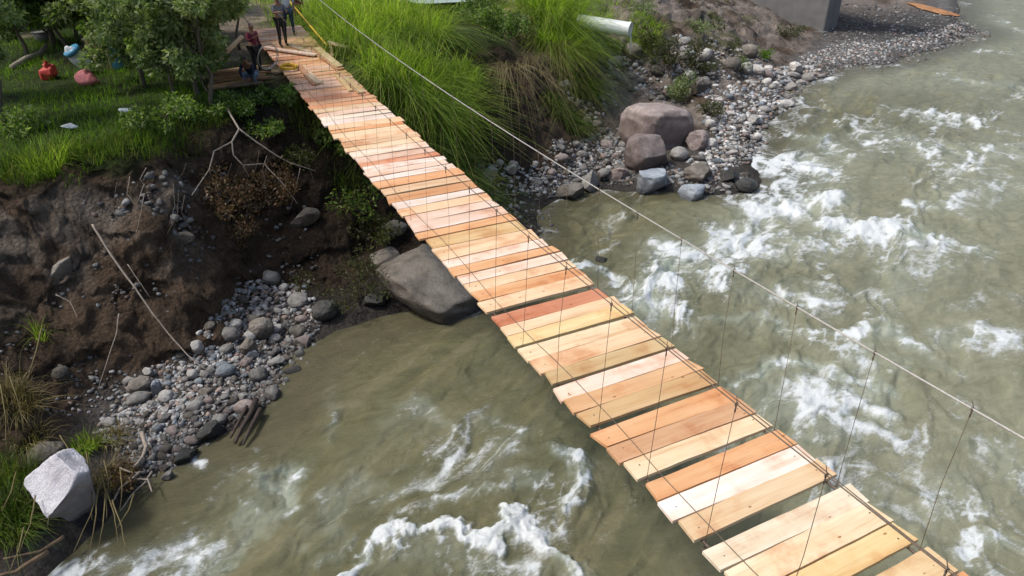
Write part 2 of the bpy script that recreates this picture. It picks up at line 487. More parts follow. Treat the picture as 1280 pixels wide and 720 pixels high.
_cxy = _ctl[:, :2] / _S


def _kern(d2):
    return np.where(d2 > 1e-12, .5 * d2 * np.log(np.maximum(d2, 1e-12)), 0)


_n = len(_ctl)
_A = np.zeros((_n + 3, _n + 3))
_d2 = ((_cxy[:, None, :] - _cxy[None, :, :]) ** 2).sum(-1)
_A[:_n, :_n] = _kern(_d2) + np.eye(_n) * 2e-4
_A[:_n, _n] = 1; _A[:_n, _n + 1:] = _cxy; _A[_n, :_n] = 1; _A[_n + 1:, :_n] = _cxy.T
_w = np.linalg.solve(_A, np.r_[_ctl[:, 2], 0, 0, 0])


def rbf(x, y):
    x = np.atleast_1d(x).astype(float); y = np.atleast_1d(y).astype(float)
    out = np.empty(x.shape).ravel(); xf = x.ravel() / _S; yf = y.ravel() / _S
    for i in range(0, len(xf), 20000):
        a = xf[i:i + 20000, None]; b = yf[i:i + 20000, None]
        d2 = (a - _cxy[None, :, 0]) ** 2 + (b - _cxy[None, :, 1]) ** 2
        out[i:i + 20000] = _kern(d2) @ _w[:_n] + _w[_n] + (a[:, 0] * _w[_n + 1] + b[:, 0] * _w[_n + 2])
    return out.reshape(x.shape)


def base_h(x, y):
    z = rbf(x, y)
    r = np.hypot(x + 5, y)
    far = sstep(60, 95, r)
    # far land: hills behind, river corridor continuing upstream and downstream
    s = (x * .40 + y * .916)                     # distance inland from a line through the origin along the river
    fz = np.clip((s - 38) * .12, -6.2, 14) + 2.0 * fbm(x / 60, y / 60, 3, 5) * sstep(45, 90, s)
    fz = np.where(s < 38, -6.2, fz)
    q = (y - 51) * .82 - (x - 74) * .57          # the river bends away up the valley here
    fz = np.where((x > 40) & (s > 30), np.clip(q * .16 - 4.6, -6.2, 12), fz)
    z = z * (1 - far) + fz * far
    opp = np.clip((-26 - (y - .45 * x)) * .45, -1.6, 4)
    z = np.where(y - .45 * x < -22, np.maximum(z, -5.4 + opp), z)
    return np.clip(z, -6.4, 18)


def detail_h(x, y, z):
    cliff = sstep(-4.35, -3.6, z) * (1 - sstep(-.35, .1, z))
    a = .03 + .26 * cliff + .2 * cliff * sstep(13, 17, x)
    n = fbm(x / 1.5, y / 1.5, 5, 31, .52) * a + ridged(x / 2.7, y / 2.7, 3, 77) * .13 * cliff
    n = n + fbm(x / .4, y / .4, 4, 61, .62) * (.02 + .11 * cliff)
    return n * sstep(-4.75, -4.45, z) * (1 - .8 * sstep(50, 80, np.hypot(x, y)))


def height(x, y):
    z = base_h(x, y)
    return z + detail_h(np.asarray(x, float), np.asarray(y, float), z)


# cached raster of the ground for placing things
_gx = np.arange(-24, 75, .25); _gy = np.arange(2, 75, .25)
_GX, _GY = np.meshgrid(_gx, _gy)
_GZ = height(_GX, _GY)


def gz(x, y):
    fx = (np.asarray(x) - _gx[0]) / .25; fy = (np.asarray(y) - _gy[0]) / .25
    fx = np.clip(fx, 0, len(_gx) - 2.001); fy = np.clip(fy, 0, len(_gy) - 2.001)
    ix = fx.astype(int); iy = fy.astype(int); tx = fx - ix; ty = fy - iy
    return ((_GZ[iy, ix] * (1 - tx) + _GZ[iy, ix + 1] * tx) * (1 - ty) + (_GZ[iy + 1, ix] * (1 - tx) + _GZ[iy + 1, ix + 1] * tx) * ty)


def hit(px, py):
    """the ground point that the photograph shows at px, py"""
    d = ray(px, py); d = d / np.linalg.norm(d)
    t0, t1, st = 7.0, 95.0, .6
    for _ in range(2):
        t = np.arange(t0, t1, st)
        P = CAM + t[:, None] * d
        g = np.maximum(gz(P[:, 0], P[:, 1]), WL)
        k = int(np.argmax(P[:, 2] <= g))
        if P[k, 2] > g[k]:
            k = len(t) - 1
        p = P[k]
        t0, t1, st = t[max(k - 1, 0)], t[k] + .03, .03
    return np.array([p[0], p[1], float(max(gz(p[0], p[1]), WL))])


def ppm(p):
    """photo pixels per metre at p"""
    return FPX / float((np.asarray(p) - CAM) @ _f)


# polar sheets centred below the camera: fine where seen, coarse elsewhere
def polar(r0, r1, ratio, r2, da, a_lo, a_hi):
    rr = [r0]
    while rr[-1] < r1:
        rr.append(rr[-1] * (1 + ratio))
    if r2:
        while rr[-1] < r2:
            rr.append(rr[-1] * 1.04)
    ang = list(np.arange(a_lo, a_hi, da))
    ang += list(np.arange(a_hi, a_lo + 360, 4.0))
    return np.array(rr), np.radians(np.array(ang))


def sheet_faces(nr, na, wrap=True):
    i = np.arange(nr - 1)[:, None]; j = np.arange(na)[None, :]
    j2 = (j + 1) % na
    f = np.stack([i * na + j, i * na + j2, (i + 1) * na + j2, (i + 1) * na + j], -1)
    return f.reshape(-1, 4)


rr, aa = polar(5.0, 75, .0042, 900, .15, -24, 76)
RRg, AAg = np.meshgrid(rr, aa, indexing='ij')
X = CAM[0] + RRg * np.sin(AAg); Y = CAM[1] + RRg * np.cos(AAg)
B0 = base_h(X, Y)
Z = B0 + detail_h(X, Y, B0)
cliff = sstep(-4.4, -3.7, B0) * (1 - sstep(-.3, .1, B0)) * (1 - sstep(50, 80, RRg))
hx = fbm(X / 1.1 + 3, Y / 1.1 + B0 * .8, 6, 91, .62) * .22 * cliff
hy = fbm(X / 1.0 - 9, Y / 1.0 + B0 * .8, 6, 93, .62) * .3 * cliff - ridged(X / 2.2, B0 * 1.4, 3, 17) * .25 * cliff
# colours of the ground
n1 = fbm(X / 2.5, Y / 2.5, 5, 3); n2 = fbm(X / .7, Y / .7, 4, 8)


def mixc(a, b, t):
    return a * (1 - t[..., None]) + np.array(b) * t[..., None]


col = np.zeros(X.shape + (3,)) + np.array([.092, .064, .043])
col = mixc(col, (.19, .16, .13), sstep(-.1, .5, fbm(X / 1.3, (Y + B0) / 1.3, 4, 44)) * sstep(-2.8, -1.7, B0) * (1 - sstep(-1.0, -.4, B0)) * .8 * (1 - sstep(-4, -1, X)))
right = sstep(12.5, 16.5, X + 2.0 * n1)
col = mixc(col, (.24, .205, .175), right * sstep(-4.4, -3.9, B0) * sstep(-.5, .3, n1 + .4))
col = mixc(col, (.06, .048, .038), right * sstep(.0, .6, n2) * sstep(-4.3, -3.0, B0) * .75)
col = mixc(col, (.09, .1, .035), right * sstep(.15, .6, fbm(X / 1.6, Y / 1.6, 4, 66)) * sstep(-3.6, -2.6, B0) * .7)
grav = (1 - sstep(-4.35, -4.0, B0))
col = mixc(col, (.1, .09, .08), grav)
col = mixc(col, (.17, .165, .155), grav * sstep(20, 30, X))
grass = sstep(-.35, .05, B0 + .25 * n1) * (1 - sstep(9, 14, X)) * (1 - sstep(60, 110, RRg) * .3)
col = mixc(col, (.05, .075, .018), grass)
col = mixc(col, (.022, .03, .01), grass * sstep(-.1, .5, fbm(X / 1.4, Y / 1.4, 4, 71)) * .8)
dirt = sstep(.15, .5, n1) * grass * sstep(30, 34, Y)
col = mixc(col, (.3, .25, .19), dirt)
path = grass * np.exp(-((X + 1.6 - .05 * (Y - 30)) / 1.6) ** 2) * sstep(24.5, 26, Y)
col = mixc(col, (.3, .24, .18), path * .85)
pond = np.exp(-((X - 13.5) / 4) ** 2 - ((Y - 43) / 3.5) ** 2)
col = mixc(col, (.34, .24, .2), sstep(.3, .6, pond))
shade_pt = at(1110, 38, WL)
col = mixc(col, (.06, .058, .055), np.exp(-(((X - shade_pt[0]) / 9) ** 2 + ((Y - shade_pt[1]) / 7) ** 2) ** 1.5) * .85)  # road bridge's shadow painted into the ground beside the pier
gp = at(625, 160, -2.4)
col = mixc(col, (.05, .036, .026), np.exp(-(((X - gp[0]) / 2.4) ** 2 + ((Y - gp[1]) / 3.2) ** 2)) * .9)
col = mixc(col, (.035, .028, .02), np.exp(-(((X + 1.6) / 2.2) ** 2 + ((Y - 23.3) / 2.2) ** 2)) * .9)  # shade left of the bridge end painted into the ground
col = col * (1 - .5 * (sstep(-4.5, -2, X) * (1 - sstep(6, 9, X)) * (1 - sstep(-.6, .2, B0)) * sstep(-4.6, -4.2, B0)))[..., None]  # bank shade below and beside the deck painted into the soil colour
col = col * (1 - .2 * grass * (1 - sstep(-1.5, 0, X)))[..., None]  # tree shade painted over the left lawn
wet = (1 - sstep(WL + .02, WL + .22, Z))
col = col * (1 - .5 * wet[..., None])
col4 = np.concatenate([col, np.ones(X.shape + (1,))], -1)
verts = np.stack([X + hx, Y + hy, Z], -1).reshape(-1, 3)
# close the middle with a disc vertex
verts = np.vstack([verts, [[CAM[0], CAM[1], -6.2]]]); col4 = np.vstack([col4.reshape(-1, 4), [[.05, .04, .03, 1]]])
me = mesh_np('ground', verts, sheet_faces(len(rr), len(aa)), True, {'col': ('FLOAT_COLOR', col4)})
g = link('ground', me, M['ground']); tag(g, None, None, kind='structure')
g['label'] = 'eroded dark soil river bank with grass on top'

# ------------------------------------------------------------------ river
rr, aa = polar(6.0, 95, .0034, 400, .11, -22, 72)
RW, AW = np.meshgrid(rr, aa, indexing='ij')
X = CAM[0] + RW * np.sin(AW); Y = CAM[1] + RW * np.cos(AW)
depth = WL - base_h(X, Y)
fl = np.array([-.86, -.51]); nl = np.array([-.51, .86])        # flow direction and its left normal
U = X * fl[0] + Y * fl[1]; V = X * nl[0] + Y * nl[1]
wx = fbm(U / 3.5, V / 2.2, 4, 201) * 1.1; wy = fbm(U / 3.5 + 40, V / 2.2, 4, 211) * 1.1
Uw, Vw = U + wx, V + wy


def blob(px, py, rpx, k=1.0, stretch=1.0):
    p = at(px, py, WL)
    s = rpx / ppm(p)
    return p, s, k, stretch


# surveyed rough-water patches: polyline in the photograph, half width in pixels, strength
rough = [
    ([(905, 200), (955, 205), (1005, 205)], 24, 1.05), ([(985, 235), (965, 255), (1010, 250)], 24, 1.1), ([(950, 270), (920, 300), (890, 320)], 22, .7),
    ([(1030, 175), (1050, 190)], 16, .6),
    ([(870, 310), (840, 320), (815, 350)], 20, 1.0), ([(830, 390), (810, 370)], 20, .9), ([(860, 335), (900, 350)], 14, .6),
    ([(1060, 280), (1110, 290), (1160, 300)], 18, 1.0), ([(1040, 310), (1000, 300), (950, 320)], 20, .55), ([(1160, 305), (1215, 312)], 10, .55),
    ([(1140, 262), (1190, 262)], 8, .6),
    ([(915, 472), (950, 468), (985, 458), (1040, 470), (1110, 482)], 9, .95), ([(960, 500), (1030, 505), (1100, 500)], 24, .6), ([(1000, 540), (1060, 540)], 26, .4),
    ([(1040, 415), (1080, 420), (1110, 420), (1150, 440)], 12, .9), ([(1050, 440), (1090, 460)], 16, .6), ([(1110, 425), (1180, 460)], 10, .5),
    ([(1190, 430), (1250, 420)], 14, .45), ([(880, 400), (950, 395), (1000, 405)], 8, .5),
    ([(430, 715), (455, 690), (485, 668), (540, 676), (600, 678), (630, 650), (660, 645), (690, 672), (702, 700), (715, 722)], 8, 1.1),
    ([(500, 700), (600, 705), (660, 715)], 14, .3), ([(698, 592), (728, 600), (735, 630)], 10, .95), ([(640, 600), (600, 605), (545, 630)], 9, .45),
    ([(320, 590), (345, 585), (362, 598), (350, 615)], 10, .85), ([(340, 620), (290, 650), (240, 690)], 15, .5), ([(520, 515), (560, 520)], 14, .4),
    ([(470, 575), (440, 600), (400, 640)], 14, .36), ([(430, 500), (410, 530)], 10, .25), ([(600, 500), (640, 540), (600, 570)], 16, .3), ([(560, 560), (500, 600)], 12, .3), ([(300, 640), (250, 700)], 12, .35), ([(380, 690), (420, 660)], 10, .35), ([(100, 700), (170, 715), (250, 710)], 16, .55), ([(80, 700), (130, 670)], 8, .4),
    ([(1270, 690), (1260, 720)], 12, .8), ([(1120, 640), (1200, 620)], 30, .25), ([(1260, 560), (1280, 600)], 18, .4),
    ([(1100, 170), (1180, 190), (1275, 190)], 26, .42), ([(1130, 140), (1200, 150)], 12, .4), ([(1200, 250), (1275, 230)], 24, .35), ([(1240, 195), (1280, 195)], 16, .5),
    ([(755, 345), (720, 325)], 8, .7), ([(1100, 380), (1160, 330)], 30, .3), ([(950, 360), (1040, 370)], 18, .4), ([(1240, 20), (1280, 40)], 6, .3),
    ([(1190, 100), (1280, 110)], 14, .3), ([(255, 560), (290, 575)], 7, .5), ([(640, 260), (810, 258)], 4, .1),
]
mask = np.zeros(X.shape); crest = np.zeros(X.shape)
jx = fbm(X / 1.3, Y / 1.3, 5, 301, .6) * .75; jy = fbm(X / 1.3 + 9, Y / 1.3, 5, 305, .6) * .75
for pts, wpx, k in rough:
    P = [at(x, y, WL)[:2] for x, y in pts]
    s = wpx / ppm([*P[0], WL]) * 1.45
    best = np.full(X.shape, 1e9); tight = np.full(X.shape, 1e9)
    for a, b in zip(P[:-1], P[1:]):
        d = b - a; L2 = d @ d
        t = np.clip(((X + jx - a[0]) * d[0] + (Y + jy - a[1]) * d[1]) / L2, 0, 1)
        ex = X + jx - a[0] - t * d[0]; ey = Y + jy - a[1] - t * d[1]
        du = ex * fl[0] + ey * fl[1]; dv = ex * nl[0] + ey * nl[1]
        best = np.minimum(best, np.hypot(np.where(du > 0, du * .42, du * 1.25), dv))
        tight = np.minimum(tight, np.hypot(ex, ey))
    core = np.exp(-(tight / s) ** 2)
    mask = np.maximum(mask, k * (.5 * np.exp(-(best / (s * 1.1)) ** 1.5) + .5 * core))
    if k > .5:
        crest = np.maximum(crest, (min(k, .95) - .3) * np.exp(-(tight / (s * 1.5)) ** 2))
# how lively the river is
live = sstep(-2.0, 6.0, (X - 1) * .9 - (Y - 12) * .35) * .5 + .5
live = live * (.45 + .75 * sstep(-.4, .5, fbm(U / 5, V / 2.5, 3, 333)))
live = np.clip(live + mask, .22, 1.3) * (1 - .55 * sstep(50, 75, RW))
def fil(x, y, seed, sharp=.13, oc=4):
    return np.exp(-(fbm(x, y, oc, seed, .5) / sharp) ** 2)


r1 = ridged(Uw / 2.6, Vw / 1.7, 5, 401)
f1 = fil(Uw / 2.2, Vw / 1.2, 411, .13); f2 = fil(Uw / .9 + 3, Vw / .5, 431, .16); f3 = fil(U / .38, V / .24, 441, .22, 3)
f5 = fil(U / .17 + wx * .5, V / .11, 445, .3, 2)
f4 = fil(Uw / 6.0, Vw / 1.6, 451, .10)
pt1 = sstep(-.25, .45, fbm(U / 4.5, V / 2.5, 4, 461)); pt2 = sstep(-.2, .5, fbm(U / 2.2 + 7, V / 1.2, 4, 471))
rag = fbm(X / .45, Y / .45, 4, 481); rag2 = fbm(Uw / 1.3, Vw / .7, 4, 491)
swell = fbm(Uw / 3.8, Vw / 1.3, 4, 501); chop = fbm(Uw / 1.3, Vw / .5, 4, 511); rip = fbm(U / .45, V / .22, 3, 521)
h = live * (.19 * swell + .05 * chop + .026 * rip) + .05 * live * r1
h = h + crest * (.05 + .05 * rag2) + mask * (.02 * rag + .05 * rag2)
h = h * sstep(-.05, .5, depth) + .01
stk = fbm(U / 2.4 + wx * .25, V / .32 + wy * .5, 4, 495)
m2 = np.clip(mask * (.95 + .7 * rag2 + .35 * rag + .75 * stk), 0, 1.35)
hole = sstep(-.45, .15, fbm(Uw / .7 + 5, Vw / .4, 5, 499, .6))
foam = m2 * (.26 + .30 * f1 + .38 * f2 + .36 * f3 + .26 * f5 + .35 * crest) * (.45 + .75 * hole)
foam = foam + .12 * live * sstep(.1, .6, stk) * pt1
foam = foam + live * (.30 * f1 * pt1 + .32 * f2 * pt1 * pt2 + .22 * f4 + .3 * f3 * pt2 * sstep(.0, .5, chop) + .12 * f5 * pt2 + .14 * pt1 * pt2)
foam = foam + .25 * (1 - sstep(.0, .22, depth)) * sstep(-.3, .3, r1) * live
foam = foam * (.85 + .35 * sstep(-.3, .4, chop + swell))
foam = np.clip(foam, 0, 1.4)
deepc = np.zeros(X.shape + (3,)) + np.array([.142, .136, .07])
silt_sky = sstep(2.0, 11.0, (X - 1) * .8 - (Y - 14) * .45 + 2.2 * fbm(U / 9, V / 4, 3, 601))  # grey-green sky reflection on the right painted in together with the silt
silt_sky = silt_sky * (1 - .75 * np.exp(-((X - 27) / 9) ** 2 - ((Y - 24) / 4.0) ** 2))
deepc = mixc(deepc, (.262, .26, .172), silt_sky)
deepc = mixc(deepc, (.19, .175, .098), sstep(.0, .7, fbm(U / 4, V / .45, 4, 611)) * .7 * (1 - .8 * silt_sky))
deepc = mixc(deepc, (.1, .1, .05), sstep(.0, .7, fbm(U / 3 + 9, V / .5, 4, 615)) * .5 * (1 - .7 * silt_sky))
thin = np.clip(mask * .7, 0, .75)
deepc = mixc(deepc, (.42, .48, .41), thin)
deepc = mixc(deepc, (.09, .08, .045), (1 - sstep(.1, .7, depth)) * .75)
c4 = np.concatenate([deepc, np.ones(X.shape + (1,))], -1).reshape(-1, 4)
verts = np.stack([X, Y, WL + h], -1).reshape(-1, 3)
F = sheet_faces(len(rr), len(aa))
keep = (depth.ravel()[F] > -.5).any(1)
F = F[keep]
used = np.zeros(len(verts), bool); used[F.ravel()] = True
remap = np.cumsum(used) - 1
me = mesh_np('river', verts[used], remap[F], True, {'foam': ('FLOAT', foam.ravel()[used]), 'col': ('FLOAT_COLOR', c4[used])})
w = link('river', me, M['water']); w['kind'] = 'structure'; w['label'] = 'silty olive river with white rapids'


# ------------------------------------------------------------------ rocks
def ico(sub):
    t = (1 + 5 ** .5) / 2
    v = [(-1, t, 0), (1, t, 0), (-1, -t, 0), (1, -t, 0), (0, -1, t), (0, 1, t), (0, -1, -t), (0, 1, -t), (t, 0, -1), (t, 0, 1), (-t, 0, -1), (-t, 0, 1)]
    v = [Vector(p).normalized() for p in v]
    f = [(0, 11, 5), (0, 5, 1), (0, 1, 7), (0, 7, 10), (0, 10, 11), (1, 5, 9), (5, 11, 4), (11, 10, 2), (10, 7, 6), (7, 1, 8), (3, 9, 4), (3, 4, 2), (3, 2, 6), (3, 6, 8), (3, 8, 9), (4, 9, 5), (2, 4, 11), (6, 2, 10), (8, 6, 7), (9, 8, 1)]
    for _ in range(sub):
        cache = {}; nf = []
        def mid(a, b):
            k = (min(a, b), max(a, b))
            if k not in cache:
                v.append(((v[a] + v[b]) / 2).normalized()); cache[k] = len(v) - 1
            return cache[k]
        for a, b, c in f:
            x, y, z = mid(a, b), mid(b, c), mid(c, a)
            nf += [(a, x, z), (b, y, x), (c, z, y), (x, y, z)]
        f = nf
    return np.array([tuple(p) for p in v]), np.array(f)


ICO = {k: ico(k) for k in (1, 2, 3, 4)}


def rock_shape(sub, seed, angular=.5, rs=None):
    """unit rock cut by random planes, then roughened"""
    v, f = ICO[sub]
    rs = rs or np.random.RandomState(seed)
    v = v.copy()
    nc = 11 if angular > .3 else 6
    for k in range(nc):
        n = rs.normal(size=3); n /= np.linalg.norm(n)
        d = rs.uniform(.5, .82) if angular > .3 else rs.uniform(.78, .95)
        s = v @ n
        over = np.maximum(s - d, 0)
        v -= over[:, None] * n[None, :] * (1.0 if angular > .3 else .75)
    o = rs.uniform(0, 50, 3)
    nz = noise3(v[:, 0] * 1.6 + o[0], v[:, 1] * 1.6 + o[1], v[:, 2] * 1.6 + o[2], 3) * (.035 if angular > .5 else .07)
    if sub > 2:
        nz = nz + noise3(v[:, 0] * 5 + o[0], v[:, 1] * 5 + o[1], v[:, 2] * 5 + o[2], 4) * .03 - np.abs(noise3(v[:, 0] * 3 + o[0], v[:, 1] * 3, v[:, 2] * 3 + o[2], 5)) * .05 + noise3(v[:, 0] * 13 + o[0], v[:, 1] * 13, v[:, 2] * 13 + o[2], 6) * .012
    v = v * (1 + nz[:, None])
    return v, f


def boulder(name, label, px, py, wpx, mat, hr=.7, dr=.8, rot=0, seed=1, sink=.25, angular=.6, tilt=(0, 0), sub=4, cat='boulder', group=None, z=None, boxy=1.0):
    """a rock whose foot the photograph shows at px, py; wpx is its width in the photograph"""
    p = hit(px, py) if z is None else at(px, py, z)
    wd = wpx / ppm(p)
    v, f = rock_shape(sub, seed, angular)
    if boxy != 1.0:
        v = np.sign(v) * np.abs(v) ** boxy
    ex = (v.max(0) - v.min(0)) / 2
    v = (v - (v.max(0) + v.min(0)) / 2) / ex
    v = v * np.array([wd / 2, wd / 2 * dr, wd / 2 * hr])
    me = mesh_np(name, v, f, True)
    back = np.array([_f[0], _f[1]]); back /= np.linalg.norm(back)
    o = link(name, me, M[mat])
    c = p[:2] + back * wd / 2 * dr * .6
    gzz = float(max(gz(c[0], c[1]), WL - .4)) if z is None else z
    gzz = min(gzz, p[2] + .35 * wd)
    o.location = (c[0], c[1], gzz + wd / 2 * hr * (1 - 2 * sink))
    o.rotation_euler = (tilt[0], tilt[1], rot)
    for pl in me.polygons:
        pass
    return tag(o, label, cat, group)


boulder('boulder', 'largest pinkish brown boulder with a flat top on the far gravel shore', 822, 182, 88, 'pink', .66, .8, .15, 5, .2, .3, (0, .14), boxy=.62)
boulder('boulder', 'rounded pinkish grey boulder in front of the largest brown boulder', 808, 213, 60, 'pink', .84, .85, .3, 93, .2, .5, (.1, -.1), boxy=.85)
boulder('boulder', 'blue grey boulder standing in the water below the two brown boulders', 817, 241, 50, 'blue', .62, .7, .1, 21, .25, .35, boxy=.8)
boulder('boulder', 'small smooth blue grey boulder in shallow water right of its larger twin', 867, 249, 38, 'blue', .66, .8, .4, 24, .25, .33, boxy=.85)
boulder('boulder', 'flat grey brown rock at the water edge behind the blue grey boulders', 876, 226, 46, 'brown', .5, .8, .2, 23, .25, .5)
boulder('boulder', 'reddish brown rock right of the largest pinkish boulder', 873, 186, 34, 'pink', .9, .8, .6, 24, .3, .4)
boulder('boulder', 'rounded tan rock wedged beneath the largest brown boulder', 850, 200, 28, 'pale', .65, .8, .3, 25, .2, .2)
boulder('boulder', 'smooth grey tan cobble right of the reddish brown rock', 889, 185, 20, 'pale', .7, .8, .1, 26, .2, .2)
boulder('boulder', 'dark jagged rock at the tip of the far shore', 911, 228, 26, 'dark', .7, .8, .1, 27, .25, .9)
boulder('boulder', 'dark rounded rock standing in water beside the white rapids', 934, 241, 30, 'dark', .68, .8, .1, 28, .25, .3)
boulder('boulder', 'greenish grey boulder at the foot of the grassy cliff right of the bridge', 714, 250, 38, 'brown', .6, .7, -.2, 29, .2, .4)
boulder('boulder', 'sloping grey slab behind the greenish grey boulder by the cliff', 738, 238, 34, 'grey', .95, .6, .7, 30, .3, .7, (0, .5))
boulder('boulder', 'dark reddish stone between the gravel and the rounded pinkish boulder', 772, 224, 30, 'pink', .7, .8, .3, 31, .3, .4)
boulder('boulder', 'grey stone beside the dark reddish stone on the far gravel', 755, 226, 24, 'grey', .8, .8, .3, 32, .2, .4)
boulder('boulder', 'pale angular block on the shore near the concrete pier', 994, 95, 22, 'pale', .75, .7, .4, 33, .1, .9, (0, .4))
boulder('boulder', 'tan angular block below the pale one near the pier', 991, 114, 20, 'pale', .8, .8, .4, 34, .2, .8)
boulder('boulder', 'pale round stone left of the two angular blocks', 961, 94, 15, 'pale', .8, .8, .4, 35, .2, .3)
boulder('boulder', 'flat whitish slab at the water edge on the far shore', 985, 134, 26, 'pale', .3, .9, .3, 36, .2, .9)
boulder('boulder', 'flat pink slab lying in the shallows beside the whitish slab', 1006, 130, 28, 'pink', .22, .9, .3, 37, .2, .8)
boulder('boulder', 'white cornered stone on the far shore above the rapids', 943, 157, 18, 'pale', .8, .8, .2, 38, .2, .8)
boulder('boulder', 'white round stone at the water edge above the rapids', 947, 177, 14, 'pale', .9, .8, .2, 39, .2, .3)
boulder('boulder', 'pale stone beside a small pale stone by the yellow bush', 888, 162, 16, 'pale', .8, .8, .2, 40, .2, .3)
boulder('boulder', 'huge smooth grey slab at the waterline under the bridge', 548, 398, 146, 'brown', .52, 1.2, .75, 43, .42, .45, (.24, .26))
boulder('boulder', 'rounded dark rock wedged between the huge slab and the left bank', 470, 385, 34, 'dark', .7, .8, .4, 147, .35, .4)
boulder('boulder', 'muddy rock above the huge slab under the bridge', 480, 335, 44, 'brown', .6, .8, .4, 148, .4, .5)
boulder('boulder', 'brown rock on the bank just left of the bridge edge', 492, 300, 36, 'brown', .55, .7, .2, 42, .3, .2)
boulder('boulder', 'square grey rock right of the bridge above the waterline', 612, 226, 22, 'grey', .8, .8, .3, 43, .2, .6)
boulder('boulder', 'pale grey stone left of the hanging straw right of the bridge', 638, 222, 16, 'pale', .8, .8, .3, 44, .2, .5)
boulder('boulder', 'large white faceted boulder on the near left bank', 86, 655, 88, 'white', 1.1, .9, .9, 74, .12, .5, (.1, -.5))
boulder('boulder', 'mossy grey brown boulder behind the white faceted one', 55, 582, 46, 'brown', .8, .8, .3, 46, .3, .2)
boulder('boulder', 'black angular rock at the lower gravel edge', 262, 548, 38, 'dark', .6, .6, .5, 47, .2, .8)
boulder('boulder', 'dark wet rock at the water edge below the gravel', 232, 578, 34, 'dark', .6, .6, .5, 48, .2, .5)
boulder('boulder', 'small pinkish stone standing at the lower tip of the gravel', 209, 601, 15, 'pale', 1.1, .8, .5, 49, .2, .5)
boulder('boulder', 'dark submerged rock breaking the water at the bottom left', 142, 712, 56, 'dark', .5, .6, .5, 50, .45, .7)
boulder('boulder', 'broad half buried grey rock in the cliff at the left', 78, 352, 36, 'brown', 1.0, .5, .5, 51, .3, .6)
boulder('boulder', 'long pale rock sticking out of the dark cliff below the bare branch', 226, 308, 34, 'brown', .5, .5, -.3, 52, .3, .8)
boulder('boulder', 'small pale cluster rock in the dark cliff left of the long one', 192, 300, 26, 'brown', .6, .5, -.3, 53, .3, .9)
boulder('boulder', 'grey block in the shade left of the bridge halfway up the bank', 382, 284, 40, 'brown', .6, .5, .3, 54, .3, .9)
boulder('boulder', 'largest brown cobble in the middle of the left gravel', 326, 424, 32, 'brown', 1.0, .8, .3, 55, .2, .2)
boulder('boulder', 'dark round rock at the shady end of the left gravel', 406, 402, 36, 'dark', .8, .8, .3, 56, .2, .3)
boulder('boulder', 'pale blue oval cobble on the left gravel', 281, 473, 25, 'blue', .62, .8, .1, 57, .15, .1)
boulder('boulder', 'brown flat boulder at the upper edge of the left gravel', 173, 493, 30, 'brown', .7, .8, .5, 58, .2, .2)
boulder('boulder', 'tall grey green upright stone on the left gravel', 196, 494, 16, 'blue', 1.6, .7, .3, 59, .2, .7)
boulder('boulder', 'tan wedge shaped stone in the middle of the left gravel', 311, 446, 19, 'brown', 1.6, .8, .3, 60, .2, .8)
boulder('boulder', 'small black rock in the rapids right of the bridge', 752, 328, 18, 'dark', .5, .8, .3, 61, .35, .4, cat='rock', z=WL)
boulder('boulder', 'purple grey round rock at the dark foot of the left cliff', 76, 478, 22, 'brown', .9, .8, .3, 62, .2, .2)
boulder('boulder', 'dark hollow looking rock halfway up the far grey bank', 875, 118, 30, 'brown', .8, .7, .3, 63, .3, .6)

# cobbles: a few shapes, each stone an object of its own
protos = {}
for mat in ('grey', 'pale', 'pink', 'blue', 'brown'):
    protos[mat] = []
    for k in range(4):
        v, f = rock_shape(3, 100 + k * 7 + hash(mat[0]) * 0 + ord(mat[0]), .15 if k < 3 else .7)
        me = mesh_np('cobble', v, f, True); me.materials.append(M[mat])
        protos[mat].append(me)


def inside(poly, x, y):
    c = False; j = len(poly) - 1
    for i in range(len(poly)):
        xi, yi = poly[i]; xj, yj = poly[j]
        if (yi > y) != (yj > y) and x < (xj - xi) * (y - yi) / (yj - yi) + xi:
            c = not c
        j = i
    return c


GL = [(120, 540), (165, 475), (230, 440), (290, 365), (330, 345), (385, 365), (400, 400), (390, 440), (340, 500), (300, 525), (250, 550), (215, 590), (180, 590)]
GR1 = [(690, 175), (760, 165), (790, 150), (800, 215), (790, 235), (735, 225), (705, 245), (600, 240), (600, 205), (680, 210)]
GR2 = [(890, 120), (935, 105), (960, 85), (1010, 85), (1050, 92), (1000, 120), (985, 135), (955, 160), (950, 195), (895, 215), (860, 205), (895, 175), (880, 150)]
GR3 = [(1000, 70), (1060, 52), (1110, 52), (1180, 35), (1200, 20), (1238, 45), (1190, 60), (1120, 82), (1060, 92), (1020, 96)]
GR4 = [(700, 110), (780, 70), (860, 45), (960, 70), (940, 105), (880, 135), (780, 120), (740, 165)]


def sample_poly(poly, n, rs):
    xs = [p[0] for p in poly]; ys = [p[1] for p in poly]; out = []
    while len(out) < n:
        x = rs.uniform(min(xs), max(xs)); y = rs.uniform(min(ys), max(ys))
        if inside(poly, x, y):
            out.append((x, y))
    return out


